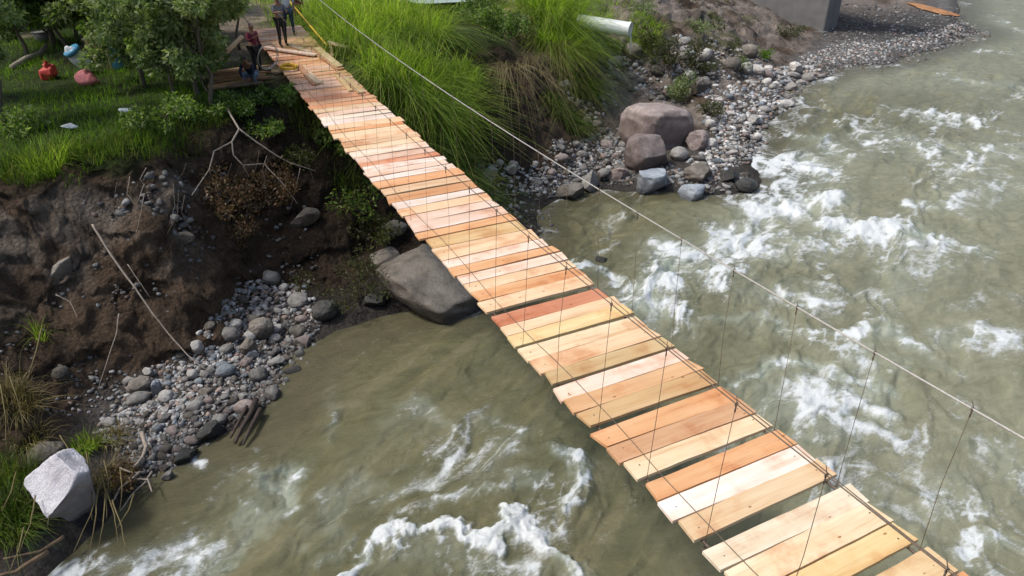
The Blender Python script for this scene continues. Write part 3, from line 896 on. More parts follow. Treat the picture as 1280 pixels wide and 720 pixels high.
def cobbles(poly, n, lo, hi, label, group, weights, seed):
    rs = np.random.RandomState(seed); placed = []
    mats = list(weights); pw = np.array([weights[m] for m in mats], float); pw /= pw.sum()
    for (px, py) in sample_poly(poly, n * 3, rs):
        if len(placed) >= n:
            break
        p = hit(px, py)
        s = (lo + (hi - lo) * rs.rand() ** 2.2) / ppm(p) / 2
        if any((p[0] - q[0]) ** 2 + (p[1] - q[1]) ** 2 < ((s + q[2]) * .8) ** 2 for q in placed):
            continue
        placed.append((p[0], p[1], s))
        mt = mats[rs.choice(len(mats), p=pw)]
        o = bpy.data.objects.new('cobble', protos[mt][rs.randint(4)]); C.objects.link(o)
        o.location = (p[0], p[1], max(gz(p[0], p[1]), WL - .05) + s * .25)
        o.scale = (s * rs.uniform(.95, 1.25), s * rs.uniform(.75, 1.0), s * rs.uniform(.55, .85))
        o.rotation_euler = (rs.uniform(-.4, .4), rs.uniform(-.4, .4), rs.uniform(0, 6.28))
        tag(o, label, 'cobble', group)


cobbles(GL, 160, 9, 29, 'rounded river cobble among others on the left gravel bar', 'cobbles on the left gravel bar', {'grey': 3, 'pale': 4, 'pink': 1.5, 'blue': 1, 'brown': 2}, 1)
cobbles(GR1, 46, 7, 18, 'stone among others on the shaded gravel left of the largest boulder', 'stones left of the largest boulder', {'grey': 4, 'pale': 1.5, 'pink': 2, 'brown': 2}, 2)
cobbles(GR4, 46, 8, 26, 'loose rock among the rubble on the grey bank above the boulders', 'loose rocks on the grey bank', {'grey': 3, 'pale': 2, 'brown': 4, 'pink': 1}, 4)
cobbles(GR2, 64, 7, 18, 'stone among others on the far shore right of the largest boulder', 'stones on the far shore right of the boulders', {'grey': 2, 'pale': 6, 'pink': 1, 'blue': 2}, 3)


def gravel(name, label, areas, seed):
    rs = np.random.RandomState(seed); V = []; F = []; CO = []; nv = 0
    for poly, n, lo, hi, lum in areas:
        for (px, py) in sample_poly(poly, n, rs):
            px += rs.normal() * 3; py += rs.normal() * 2
            p = hit(px, py)
            if p[2] < WL - .1:
                continue
            s = (lo + (hi - lo) * rs.rand() ** 2.5) / ppm(p) / 2
            v, f = rock_shape(1, 0, .5, rs)
            v = v * np.array([s * rs.uniform(.9, 1.4), s * rs.uniform(.7, 1.0), s * rs.uniform(.5, .9)])
            a = rs.uniform(0, 6.28); ca, sa = math.cos(a), math.sin(a)
            b = rs.uniform(-.5, .5); cb, sb = math.cos(b), math.sin(b)
            v = v @ np.array([[1, 0, 0], [0, cb, sb], [0, -sb, cb]]) @ np.array([[ca, sa, 0], [-sa, ca, 0], [0, 0, 1]])
            v = v + np.array([p[0], p[1], float(max(gz(p[0], p[1]), WL - .03)) + s * .15])
            V.append(v); F.append(f + nv); nv += len(v)
            c = np.array([[.3, .29, .27], [.45, .44, .42], [.3, .22, .18], [.2, .2, .2], [.13, .11, .09], [.24, .27, .29]][rs.choice(6, p=[.28, .22, .12, .16, .14, .08])]) * rs.uniform(.6, 1.2) * lum
            if p[2] < WL + .12:
                c = c * .55
            CO.append(np.tile(np.r_[c * 1.3, 1], (len(v), 1)))
    me = mesh_np(name, np.vstack(V), np.vstack(F), False, {'col': ('FLOAT_COLOR', np.vstack(CO))})
    o = link(name, me, M['gravel']); o['kind'] = 'stuff'
    o['label'] = label; o['category'] = 'gravel'
    return o


CLIFF = [(0, 260), (120, 250), (300, 230), (400, 260), (400, 360), (280, 370), (200, 440), (120, 470), (0, 470)]
gravel('gravel', 'small mixed pebbles covering the left gravel bar', [(GL, 3600, 3, 10, .85), (CLIFF, 900, 2, 9, .38), ([(60, 300), (200, 210), (300, 220), (240, 320), (120, 340)], 220, 4, 16, .4), ([(60, 470), (160, 460), (160, 520), (60, 520)], 140, 3, 9, .6), ([(170, 520), (270, 540), (230, 600), (170, 620)], 260, 3, 8, .6)], 5)
gravel('gravel', 'small pale pebbles and rubble on the far shore and bank', [(GR1, 1500, 2.5, 9, .75), (GR2, 2200, 2.5, 9, 1.15), (GR3, 2600, 1.6, 5, 1.0), (GR4, 1100, 2.5, 9, .9), ([(800, 205), (935, 218), (940, 236), (900, 240), (820, 228)], 260, 3, 11, .7), ([(1060, 5), (1200, 10), (1180, 55), (1060, 60), (1020, 45)], 900, 1.5, 5, .5), ([(640, 225), (700, 235), (690, 290), (650, 300), (600, 240)], 160, 3, 9, .7)], 6)  # pebbles beside the pier coloured darker for the road bridge's shadow


# ------------------------------------------------------------------ vegetation helpers
def blades(n, cx, cy, cz, spread, length, width, droop, seed, lean=(0, 0), segs=4, lenvar=.4, ground_follow=False, up=1.0):
    rs = np.random.RandomState(seed)
    r = np.sqrt(rs.rand(n)) * spread; a = rs.rand(n) * 2 * np.pi
    bx = np.asarray(cx) + r * np.cos(a); by = np.asarray(cy) + r * np.sin(a)
    bz = gz(bx, by) - .03 if ground_follow else np.full(n, cz)
    d = rs.rand(n) * 2 * np.pi
    ox = np.cos(a) * r / max(spread, 1e-6) * .6 + np.cos(d) * .45 + lean[0]
    oy = np.sin(a) * r / max(spread, 1e-6) * .6 + np.sin(d) * .45 + lean[1]
    ln = length * (1 - lenvar + lenvar * 1.6 * rs.rand(n)); dr = droop * rs.uniform(.4, 1.5, n)
    pts = []
    for k in range(segs + 1):
        t = k / segs
        h_ = ln * (t * up - dr * t * t * .55); o_ = ln * (t * .28 + dr * t * t * .5)
        pts.append(np.stack([bx + ox * o_, by + oy * o_, bz + h_], 1))
    sd = np.stack([-oy, ox, np.zeros(n)], 1); sd /= np.linalg.norm(sd, axis=1)[:, None] + 1e-9
    tw = rs.uniform(-1, 1, n)[:, None]; sd = sd * (1 - abs(tw) * .5) + np.stack([ox, oy, np.zeros(n)], 1) * tw * .4
    V = np.empty((n, (segs + 1) * 2, 3))
    for k in range(segs + 1):
        w_ = width * (1 - (k / segs) ** 1.6 * .88) * (rs.uniform(.7, 1.3, n)[:, None] if k == 0 else 1)
        V[:, 2 * k] = pts[k] - sd * w_ / 2; V[:, 2 * k + 1] = pts[k] + sd * w_ / 2
    m = (segs + 1) * 2
    F = np.array([[2 * k, 2 * k + 1, 2 * k + 3, 2 * k + 2] for k in range(segs)])
    F = (np.arange(n)[:, None, None] * m + F[None]).reshape(-1, 4)
    return V.reshape(-1, 3), F


def leaves(centres, radii, n, size, seed, aspect=.45, hang=.3):
    rs = np.random.RandomState(seed)
    centres = np.array(centres, float); radii = np.array(radii, float)
    w = radii ** 2; k = rs.choice(len(centres), n, p=w / w.sum())
    d = rs.normal(size=(n, 3)); d /= np.linalg.norm(d, axis=1)[:, None]
    rad = radii[k] * (.35 + .65 * rs.rand(n) ** .45)
    p = centres[k] + d * rad[:, None] * np.array([1, 1, .8])
    ax = rs.normal(size=(n, 3)) + d * .8; ax[:, 2] -= hang; ax /= np.linalg.norm(ax, axis=1)[:, None]
    sd = np.cross(ax, rs.normal(size=(n, 3))); sd /= np.linalg.norm(sd, axis=1)[:, None]
    nm = np.cross(ax, sd)
    s = size * rs.uniform(.6, 1.4, n)[:, None]
    V = np.stack([p, p + ax * s * .5 + sd * s * aspect / 2 + nm * s * .08, p + ax * s, p + ax * s * .5 - sd * s * aspect / 2 + nm * s * .08], 1).reshape(-1, 3)
    F = np.arange(n * 4).reshape(-1, 4)
    return V, F


def part_np(name, VF, mat, parent):
    return link(name, mesh_np(name, VF[0], VF[1], False), M[mat], parent)


def grass_clump(name, label, px, py, n, spread, length, mat, droop=.7, width=.03, lean=(0, 0), seed=1, cat='grass clump', group=None, dz=0, segs=4, up=1.0, p=None):
    p = hit(px, py) if p is None else np.array(p)
    V, F = blades(n, p[0], p[1], p[2] - .05 + dz, spread, length, width, droop, seed, lean, segs, ground_follow=(dz == 0), up=up)
    V = V - np.array([p[0], p[1], p[2]])
    o = link(name, mesh_np(name, V, F, False), M[mat]); o.location = p
    return tag(o, label, cat, group, 'thing')


def limb_path(a, b, n, wob, rs):
    a = np.array(a, float); b = np.array(b, float); L_ = np.linalg.norm(b - a)
    return [a + (b - a) * t + rs.normal(size=3) * wob * L_ * math.sin(math.pi * t) for t in np.linspace(0, 1, n)]


def tree(name, label, p, h_, crown, mat, lsize, nl, r0=.09, seed=1, lean=(0, 0), cat='tree', group=None):
    """crown: list of (dx,dy,dz,r) clusters; a limb grows into each of them"""
    rs = np.random.RandomState(seed); p = np.array(p, float)
    root = empty(name, p); tag(root, label, cat, group)
    top = np.array([lean[0], lean[1], h_])
    mb = MB()
    tp = limb_path((0, 0, -.2), top, 8, .03, rs)
    mb.tube(tp, [r0 * (1 - .75 * i / 7) for i in range(8)], 8)
    cs = []; rs_ = []
    for c in crown:
        c0 = np.array(c[:3]); k = int(np.clip(c0[2] / h_ * 7 * .7, 1, 6))
        mb.tube(limb_path(tp[k], c0, 6, .05, rs), [r0 * .45 * (1 - .8 * i / 5) for i in range(6)], 5)
        for _ in range(3):
            q = c0 + rs.normal(size=3) * c[3] * .5
            mb.tube(limb_path(c0 * .6 + tp[k] * .4, q, 4, .06, rs), [r0 * .2, r0 * .15, r0 * .1, r0 * .05], 4)
        for _ in range(6):
            cs.append(c0 + rs.normal(size=3) * c[3] * np.array([.55, .55, .4])); rs_.append(c[3] * rs.uniform(.22, .5))
    mb.build('trunk', M['bark'], root, True)
    part_np('crown', leaves(cs, rs_, nl, lsize, seed + 5), mat, root)
    return root


# ------------------------------------------------------------------ bridge
def dz(y):
    return .163 * (y - 7.99) ** 2 / 100


def cz_(y):
    return 1.738 + .21 * (y - 7.99) ** 2 / 100


bridge = empty('suspension_footbridge', (0, 8, 0))
tag(bridge, 'plank footbridge hung on steel cables across the river', 'footbridge')
CR = (.84, .67, .44); OR = (.74, .42, .21); PK = (.86, .68, .54); RD = (.58, .25, .14); YL = (.77, .58, .29); TN = (.72, .54, .33); GY = (.78, .68, .5); WH = (.9, .79, .68); LO = (.81, .58, .36)
near = [(.75, 1.06, LO), (1.07, 1.38, CR), (1.39, 1.7, TN), (1.8, 2.1, OR), (2.12, 2.44, (.7, .53, .3)), (2.53, 2.81, YL), (2.815, 3.13, CR), (3.135, 3.40, GY),
        (3.54, 3.83, TN), (3.835, 4.12, WH), (4.13, 4.41, OR), (4.50, 4.79, CR), (4.795, 5.08, (.6, .36, .2)), (5.09, 5.40, OR),
        (5.50, 5.80, (.6, .4, .2)), (5.805, 6.08, (.68, .42, .22)), (6.085, 6.38, PK), (6.44, 6.72, (.6, .45, .24)), (6.725, 7.06, LO), (7.065, 7.40, CR),
        (7.46, 7.76, YL), (7.765, 8.03, LO), (8.04, 8.38, RD), (8.53, 8.86, LO), (8.865, 9.18, OR), (9.185, 9.48, LO), (9.5, 9.8, PK), (9.84, 10.12, OR), (10.13, 10.44, PK),
        (10.48, 10.94, LO), (10.97, 11.4, (.68, .48, .24)), (11.44, 11.73, OR)]
rs = np.random.RandomState(4)
y = 11.77; pal = [CR, LO, OR, WH, RD, CR, LO, PK, OR, WH, LO, PK]
RDf = (.68, .36, .22); pal[4] = RDf
planks = list(near); k = 0
while y < 31.5:
    wd = rs.uniform(.27, .42); c = pal[rs.randint(len(pal))]
    c = tuple(np.clip(np.array(c) * rs.uniform(.85, 1.12) * np.array([1, .96, .95]), 0, .85))
    if y > 20.5:
        c = tuple(np.array(c) * .45 + np.array((.62, .3, .16)) * .5)
    planks.append((y, y + wd, c)); y += wd + (rs.uniform(.03, .08) if rs.rand() < .35 else rs.uniform(.012, .026))


def plank_mesh(w_, l_, th, seed):
    """one sawn board along x with wavering edges and a slightly cupped, bowed face"""
    r = np.random.RandomState(seed); n = 15
    xs = np.linspace(-l_ / 2, l_ / 2, n)
    e0 = -w_ / 2 + np.cumsum(r.normal(size=n)) * .0022; e1 = w_ / 2 + np.cumsum(r.normal(size=n)) * .0022
    sk = r.normal() * .012; sk2 = r.normal() * .012
    bow = r.normal() * .006 * (xs / l_ * 2) ** 2; tw = r.normal() * .006
    V = []
    for i, x in enumerate(xs):
        ex = x + (sk if i == 0 else 0)
        for (yy, zz, s) in ((e0[i], 0, -1), (e1[i], 0, 1), (e1[i], th, 1), (e0[i], th, -1)):
            q = 0.0
            if i in (0, n - 1):
                q = (sk if i == 0 else sk2) * s
            V.append((x + q, yy, zz + bow[i] + tw * s * (x / l_) * 2))
    F = []
    for i in range(n - 1):
        for k in range(4):
            k2 = (k + 1) % 4
            F.append((4 * i + k, 4 * i + k2, 4 * i + 4 + k2, 4 * i + 4 + k))
    F.append((3, 2, 1, 0)); F.append((4 * n - 4, 4 * n - 3, 4 * n - 2, 4 * n - 1))
    me = bpy.data.meshes.new('plank'); me.from_pydata(V, [], [tuple(reversed(f)) for f in F]); me.update()
    return me


for i, (y0, y1, c) in enumerate(planks):
    yc = (y0 + y1) / 2
    l_ = 2.0 + rs.normal() * .035
    me = plank_mesh(y1 - y0 - .004, l_, .042, 900 + i)
    o = link('plank', me, M['plank'], bridge)
    xo = rs.normal() * .022
    o.location = (xo, yc - 8, dz(yc) - .042)
    o.rotation_euler = (math.atan(2 * .163 * (yc - 8) / 100) + rs.normal() * .006, rs.normal() * .004, rs.normal() * .006)
    o.color = (*c, 1)
    if i < 34:
        for sx in (-.86, .86):
            nb = MB(); x_ = sx + rs.normal() * .02; y_ = rs.normal() * .02
            nb.tube([(x_, y_, .041), (x_, y_, .046)], .009, 6); nb.build('nail_head', M['cable'], o)

ys = np.arange(-3.0, 36.1, .5)


def cab(name, x, zf, r, mat, ys=ys, label=None):
    mb = MB(); mb.tube([(x(y_) if callable(x) else x, y_ - 8, zf(y_)) for y_ in ys], r, 6)
    o = mb.build(name, M[mat], bridge, True)
    return o


for sx in (-1, 1):
    cab('main_cable', sx * .87, cz_, .0095 if sx > 0 else .006, 'galv' if sx > 0 else 'cable')
    cab('deck_cable', sx * .88, lambda y_: dz(y_) - .062, .016, 'cable')
cab('guide_wire', lambda y_: -.72 + .03 * math.sin(y_ * 1.3), lambda y_: dz(y_) + .010 + .012 * abs(math.sin(y_ * 2.1)), .0045, 'cable', ys=np.arange(.5, 24, .25))
# right deck-edge rope lying on the board ends
cab('edge_rope', lambda y_: .93 + .012 * math.sin(y_ * 1.7), lambda y_: dz(y_) + .012, .006, 'cable', ys=np.arange(.5, 12, .25))
for i in range(-2, 26):
    y_ = 2.476 + .983 * i
    if y_ < .4:
        continue
    for sx in (-1, 1):
        mb = MB()
        jy = rs.normal() * .03; xt = sx * .87; xb = sx * .93
        top = (xt, y_ - 8, cz_(y_)); bot = (xb, y_ - 8 + jy, dz(y_) - .06)
        mid = tuple((a + b) / 2 + rs.normal() * .012 for a, b in zip(top, bot))
        mb.tube([top, mid, bot], .0034 if i < 8 else .0024, 5)
        ang = np.linspace(0, 2 * math.pi, 9)
        mb.tube([(xt + .016 * math.cos(a), y_ - 8 + (.012 * (j % 2) - .006), cz_(y_) +   .016 * math.sin(a)) for j, a in enumerate(ang)], .0045, 5)
        mb.tube([(xt, y_ - 8, cz_(y_) - .02), (xt, y_ - 8, cz_(y_) - .09)], .0075, 5)
        mb.tube([(xt, y_ - 8, cz_(y_) + .02), (xt + .03, y_ - 7.96, cz_(y_) + .05)], .004, 4)
        mb.tube([(xb - .03, y_ - 8 + jy, dz(y_) - .06), (xb + .03, y_ - 8 + jy, dz(y_) - .09), (xb, y_ - 8 + jy, dz(y_) - .02)], .006, 5)
        mb.build('hanger', M['cable'], bridge, True)
for y_ in (2.95, 3.98, 4.95, 6.1, 7.1, 8.05, 9.2, 10.7, 12.3, 14.1, 16.2, 18.2, 20.3, 22.4, 24.5, 27.0):
    mb = MB(); mb.box((0, y_ - 8, dz(y_) - .1), (1.84, .07, .05)); mb.build('cross_beam', M['oldwood'], bridge)
for sx in (-1, 1):     # bamboo edge rail over the landing
    mb = MB(); mb.tube([(sx * 1.02 + (0 if sx > 0 else -.02), y_ - 8, dz(y_) + .25 + .5 * (y_ - 27) / 9) for y_ in np.linspace(27, 36, 6)], .035, 8)
    if sx > 0:
        mb.build('hand_rail', M['yellow'], bridge, True)

# ------------------------------------------------------------------ loose boards on the bridge and by it
boards = [
    ('short board lying lengthwise on the right side, nearest of the loose boards', .70, 21.55, 1.7, .24, .03, 0, (.55, .42, .24), 0),
    ('board beside the nearest loose board, slightly longer and sticking out behind it', .50, 21.9, 1.9, .14, -.02, 0, (.6, .42, .22), 0),
    ('pale board lying lengthwise along the middle with a split end', -.28, 23.1, 2.3, .26, .06, 0, (.6, .47, .32), 0),
    ('lower board under the pale split board', -.36, 23.0, 2.4, .2, .0, 0, (.5, .3, .18), 0),
    ('thick upper board of the pair on the right edge near the men', .78, 24.6, 2.8, .24, .04, 1, (.58, .48, .3), 0),
    ('lower board of the pair on the right edge near the men', .70, 24.45, 2.8, .26, .1, 0, (.5, .28, .17), 0),
    ('pinkish board lying diagonally in front of the man in grey', -.28, 26.2, 2.2, .22, .75, 1, (.7, .55, .46), 0),
    ('grey board crossing the landing behind the diagonal pinkish board', .30, 26.3, 2.2, .22, .35, 0, (.52, .42, .33), 0),
]
for i, (lab, x, y0, ln, wd, rz, lev, c, _) in enumerate(boards):
    me = plank_mesh(wd, ln, .05, 300 + i)
    o = link('loose_board', me, M['plank']); yc = y0 + ln / 2
    o.location = (x, yc, dz(yc) + .012 + lev * .056); o.rotation_euler = (0, -math.atan(2 * .163 * (yc - 8) / 100), math.pi / 2 + rz)
    o.color = (*c, 1); tag(o, lab, 'board')
for lab, x, yc, z, ln, wd, rot, c in [
    ('short pale board propped up in the grass right of the landing', 1.5, 27.3, .75, 1.1, .34, (.5, .25, .9), (.7, .58, .36)),
    ('narrow offcut leaning against the propped up pale board', 1.25, 27.5, .62, .8, .1, (.2, -.6, 1.4), (.66, .5, .3)),
]:
    o = link('loose_board', plank_mesh(wd, ln, .04, 77), M['plank']); o.location = (x, yc, z); o.rotation_euler = rot; o.color = (*c, 1); tag(o, lab, 'board')
    mbp = MB()
p = hit(289, 84); q = hit(303, 92)
o = link('loose_board', plank_mesh(.22, 1.6, .04, 78), M['plank']); o.location = (p[0], p[1], p[2] + .55); o.rotation_euler = (.3, -.6, .3); o.color = (.62, .5, .34, 1)
tag(o, 'pale board leaning up beside the crouching man left of the bridge', 'board')
# timber pile left of the bridge end
for i in range(9):
    p = hit(296 + (i % 3) * 6, 112 - i * 2.2)
    mb = MB(); r_ = random.uniform(.05, .09); L_ = random.uniform(1.6, 2.4); a = random.uniform(-.2, .2)
    mb.tube([(-L_ / 2, -a, 0), (0, random.uniform(-.04, .04), .02), (L_ / 2, a, 0)], [r_, r_ * 1.05, r_ * .9], 8)
    o = mb.build('timber_pole', M['plank'] if i % 3 else M['oldwood'], None, True, (p[0], p[1], p[2] + .12 + .05 * (i % 3)))
    o.color = random.choice([(.35, .2, .1, 1), (.5, .36, .2, 1), (.25, .15, .08, 1)])
    tag(o, 'rough pole in the pile of timber on the bank left of the bridge end', 'pole', 'poles piled left of the bridge end')
# yellow rope coil at the left deck edge
mb = MB(); pts = []
for k in range(120):
    a = k / 120 * 2 * math.pi * 6
    pts.append((math.cos(a) * (.26 + .04 * math.sin(a * 2.3)), math.sin(a) * (.36 + .05 * math.cos(a * 1.7)), .02 + .015 * (k / 20) + .012 * math.sin(a * 3.1)))
mb.tube(pts, .016, 5)
mb.tube([(.2, .3, .05), (.3, .7, .03), (.1, 1.2, .03), (.25, 1.6, .03)], .016, 5)
o = mb.build('rope_coil', M['yellow'], None, True, (-.72, 25.3, dz(25.3) + .01)); tag(o, 'yellow rope coiled at the left edge of the deck', 'rope')


# ------------------------------------------------------------------ people
def skin(joints, edges, root=0, sub=2):
    me = bpy.data.meshes.new('tmp')
    me.from_pydata([j[:3] for j in joints], edges, [])
    o = bpy.data.objects.new('tmp', me); C.objects.link(o)
    md = o.modifiers.new('s', 'SKIN'); md.use_smooth_shade = True
    sk = me.skin_vertices[0].data if me.skin_vertices else None
    if sk is None:
        bpy.context.view_layer.objects.active = o
        bpy.ops.mesh.customdata_skin_add()
        sk = me.skin_vertices[0].data
    for i, j in enumerate(joints):
        r = j[3]; sk[i].radius = (r, j[4] if len(j) > 4 else r); sk[i].use_root = (i == root)
    ms = o.modifiers.new('u', 'SUBSURF'); ms.levels = sub; ms.render_levels = sub
    dg = bpy.context.evaluated_depsgraph_get(); dg.update()
    out = bpy.data.meshes.new_from_object(o.evaluated_get(dg))
    bpy.data.objects.remove(o); bpy.data.meshes.remove(me)
    out.polygons.foreach_set('use_smooth', [True] * len(out.polygons))
    return out


def join_meshes(ms):
    V = []; F = []
    for m_ in ms:
        n = len(V); V += [tuple(v.co) for v in m_.vertices]; F += [tuple(n + i for i in p_.vertices) for p_ in m_.polygons]
    me = bpy.data.meshes.new('body'); me.from_pydata(V, [], F); me.polygons.foreach_set('use_smooth', [True] * len(F)); me.update()
    return me


def person(label, loc, rz, pose, shirt, trousers, sleeves=True, h=1.72):
    """pose: dict of joint positions in metres (x right, y forward, z up) for a 1.72 m figure"""
    root = empty('person', loc, rz); tag(root, label, 'person'); root.scale = (h / 1.72,) * 3
    J = dict(pel=(0, 0, .95), spine=(0, 0, 1.15), chest=(0, .01, 1.36), neck=(0, .01, 1.48), head=(0, .03, 1.6), crown=(0, .02, 1.68),
             hipL=(-.1, 0, .9), kneeL=(-.11, .02, .48), ankL=(-.12, -.02, .08), toeL=(-.13, .14, .03),
             hipR=(.1, 0, .9), kneeR=(.11, .02, .48), ankR=(.12, -.02, .08), toeR=(.13, .14, .03),
             shL=(-.19, 0, 1.4), elL=(-.25, -.02, 1.13), wrL=(-.24, .1, .9), haL=(-.235, .14, .82),
             shR=(.19, 0, 1.4), elR=(.25, -.02, 1.13), wrR=(.24, .1, .9), haR=(.235, .14, .82))
    J.update(pose)
    R_ = dict(pel=.13, spine=.115, chest=.135, neck=.055, head=.095, crown=.07, hipL=.095, kneeL=.058, ankL=.04, toeL=.035, hipR=.095, kneeR=.058, ankR=.04, toeR=.035,
              shL=.062, elL=.042, wrL=.028, haL=.03, shR=.062, elR=.042, wrR=.028, haR=.03)
    E = [('pel', 'spine'), ('spine', 'chest'), ('chest', 'neck'), ('neck', 'head'), ('head', 'crown'), ('pel', 'hipL'), ('hipL', 'kneeL'), ('kneeL', 'ankL'), ('ankL', 'toeL'),
         ('pel', 'hipR'), ('hipR', 'kneeR'), ('kneeR', 'ankR'), ('ankR', 'toeR'), ('chest', 'shL'), ('shL', 'elL'), ('elL', 'wrL'), ('wrL', 'haL'), ('chest', 'shR'), ('shR', 'elR'), ('elR', 'wrR'), ('wrR', 'haR')]

    def sub_(names, grow, sb=2):
        idx = {n_: i for i, n_ in enumerate(names)}
        js = [(*J[n_], R_[n_] * grow) for n_ in names]
        es = [(idx[a], idx[b]) for a, b in E if a in idx and b in idx]
        return skin(js, es, 0, sb)
    ms = [sub_(list(J), 1.0)]
    for s, hn, wn in ((-1, 'haL', 'wrL'), (1, 'haR', 'wrR')):       # fingers
        a = Vector(J[hn]); d = (a - Vector(J[wn])).normalized(); side = Vector((s, 0, 0)); side = (side - d * side.dot(d)).normalized(); f3 = d.cross(side)
        for k in range(5):
            if k < 4:
                o_ = a + side * 0 + f3 * ((k - 1.5) * .018); ln = (.07, .08, .075, .06)[k]
                c1 = o_ + d * ln * .6 - side * .006; c2 = o_ + d * ln - side * .022
            else:
                o_ = a - d * .02 + f3 * .03; c1 = o_ + f3 * .025 + d * .02; c2 = o_ + f3 * .03 + d * .05
            ms.append(skin([(*o_, .009), (*c1, .0085), (*c2, .007)], [(0, 1), (1, 2)], 0, 1))
    # face: nose and ears
    hd = Vector(J['head'])
    fw = (Vector(J['head']) - Vector(J['neck'])); up = fw.normalized(); fwd = Vector((0, 1, 0)); fwd = (fwd - up * fwd.dot(up)).normalized(); sd = fwd.cross(up)
    ms.append(skin([(*(hd + fwd * .08), .014), (*(hd + fwd * .115 - up * .02), .012)], [(0, 1)], 0, 1))
    for s in (-1, 1):
        ms.append(skin([(*(hd + sd * s * .085), .016), (*(hd + sd * s * .1 + up * .015), .014)], [(0, 1)], 0, 1))
    me = join_meshes(ms); link('body', me, M['skin'], root)
    sh = ['chest', 'spine', 'pel', 'shL', 'elL', 'shR', 'elR']
    if sleeves:
        sh += ['wrL', 'wrR']
    link('shirt', sub_(sh, 1.14), M[shirt], root)
    link('trousers', sub_(['pel', 'hipL', 'kneeL', 'ankL', 'hipR', 'kneeR', 'ankR'], 1.22), M[trousers], root)
    for s in ('L', 'R'):
        link('shoe', skin([(*J['ank' + s], .05), (*J['toe' + s], .048)], [(0, 1)], 0, 2), M['shoe'], root)
    link('hair', skin([(*(hd + up * .035 - fwd * .03), .1), (*(hd + up * .085 - fwd * .01), .085)], [(0, 1)], 0, 2), M['hair'], root)
    eb = MB()
    for s in (-1, 1):
        c_ = hd + fwd * .086 + sd * s * .032 + up * .01; eb.box(c_, (.02, .014, .01))
    c_ = hd + fwd * .088 - up * .045; eb.box(c_, (.04, .012, .008))
    eb.build('face_features', M['hair'], root)
    return root


person('man in a grey shirt and black trousers standing on the landing', (-.30, 28.4, dz(28.4) + .01), math.radians(200),
       dict(elL=(-.27, .1, 1.18), wrL=(-.16, .32, 1.22), haL=(-.1, .4, 1.23), elR=(.27, .1, 1.18), wrR=(.17, .32, 1.22), haR=(.12, .4, 1.22)), 'greyshirt', 'blacktr', False, 1.78)
person('man in a light blue shirt and dark blue jeans behind the man in grey', (.30, 30.0, dz(30) + .01), math.radians(170),
       dict(ankR=(.2, .12, .08), toeR=(.23, .27, .03), kneeR=(.16, .1, .5)), 'lightshirt', 'darkjeans', False, 1.78)
p = hit(330, 86)
person('person in a crimson top and black trousers standing on the bank left of the deck', (-1.62, 26.4, float(gz(-1.62, 26.4))), math.radians(215),
       dict(elR=(.3, .12, 1.2), wrR=(.2, .3, 1.3), haR=(.16, .36, 1.34)), 'maroon', 'blacktr', True, 1.75)
person('crouching man in a navy shirt and pale jeans on the bank left of the deck', (-2.0, 25.2, float(gz(-2.0, 25.2))), math.radians(150),
       dict(pel=(0, -.1, .36), spine=(0, .02, .53), chest=(0, .16, .7), neck=(0, .24, .8), head=(0, .32, .89), crown=(0, .34, .97), hipL=(-.1, -.1, .34), hipR=(.1, -.1, .34),
            kneeL=(-.19, .28, .46), kneeR=(.19, .28, .46), ankL=(-.15, .05, .08), ankR=(.15, .05, .08), toeL=(-.17, .2, .03), toeR=(.17, .2, .03),
            shL=(-.18, .17, .73), shR=(.18, .17, .73), elL=(-.23, .32, .52), elR=(.23, .32, .52), wrL=(-.12, .46, .35), wrR=(.12, .46, .35), haL=(-.09, .5, .29), haR=(.09, .5, .29)), 'navy', 'jeans', True, 1.7)
person('person in crimson clothes farthest away beside the yellow rail', (1.7, 35.5, float(gz(1.7, 35.5))), math.radians(190), {}, 'maroon', 'maroon', True, 1.68)
mb = MB(); mb.tube([(math.cos(a) * .42, 0, .45 + math.sin(a) * .45) for a in np.linspace(0, 2 * math.pi * 3, 60)], .014, 5)
mb.tube([(math.cos(a) * .40, .05, .44 + math.sin(a) * .42) for a in np.linspace(0, 2 * math.pi, 24)], .014, 5)
o = mb.build('cable_coil', M['galv'], None, True, (-1.35, 25.75, float(gz(-1.35, 25.75)) + .32)); o.rotation_euler = (.25, 0, .5)
tag(o, 'upright coil of grey cable leaning beside the person in crimson', 'cable coil')

# ------------------------------------------------------------------ objects on the left grass
def sack(name, label, px, py, rpx, mat, sq=.85, neck=True, seed=1, cat='sack'):
    p = hit(px, py); r_ = rpx / ppm(p)
    v, f = rock_shape(3, seed, .45); v = v * np.array([r_ * 1.15, r_, r_ * sq * 1.1])
    root = link(name, mesh_np(name, v, f, True), M[mat]); root.location = (p[0], p[1], p[2] + r_ * sq * .8)
    tag(root, label, cat)
    if neck:
        mb = MB(); mb.tube([(0, 0, r_ * sq * .8), (r_ * .1, 0, r_ * sq * 1.05), (r_ * .2, .02, r_ * sq * 1.3)], [r_ * .3, r_ * .12, r_ * .3], 10, False)
        mb.build('tied_neck', M[mat], root, True)
    return root


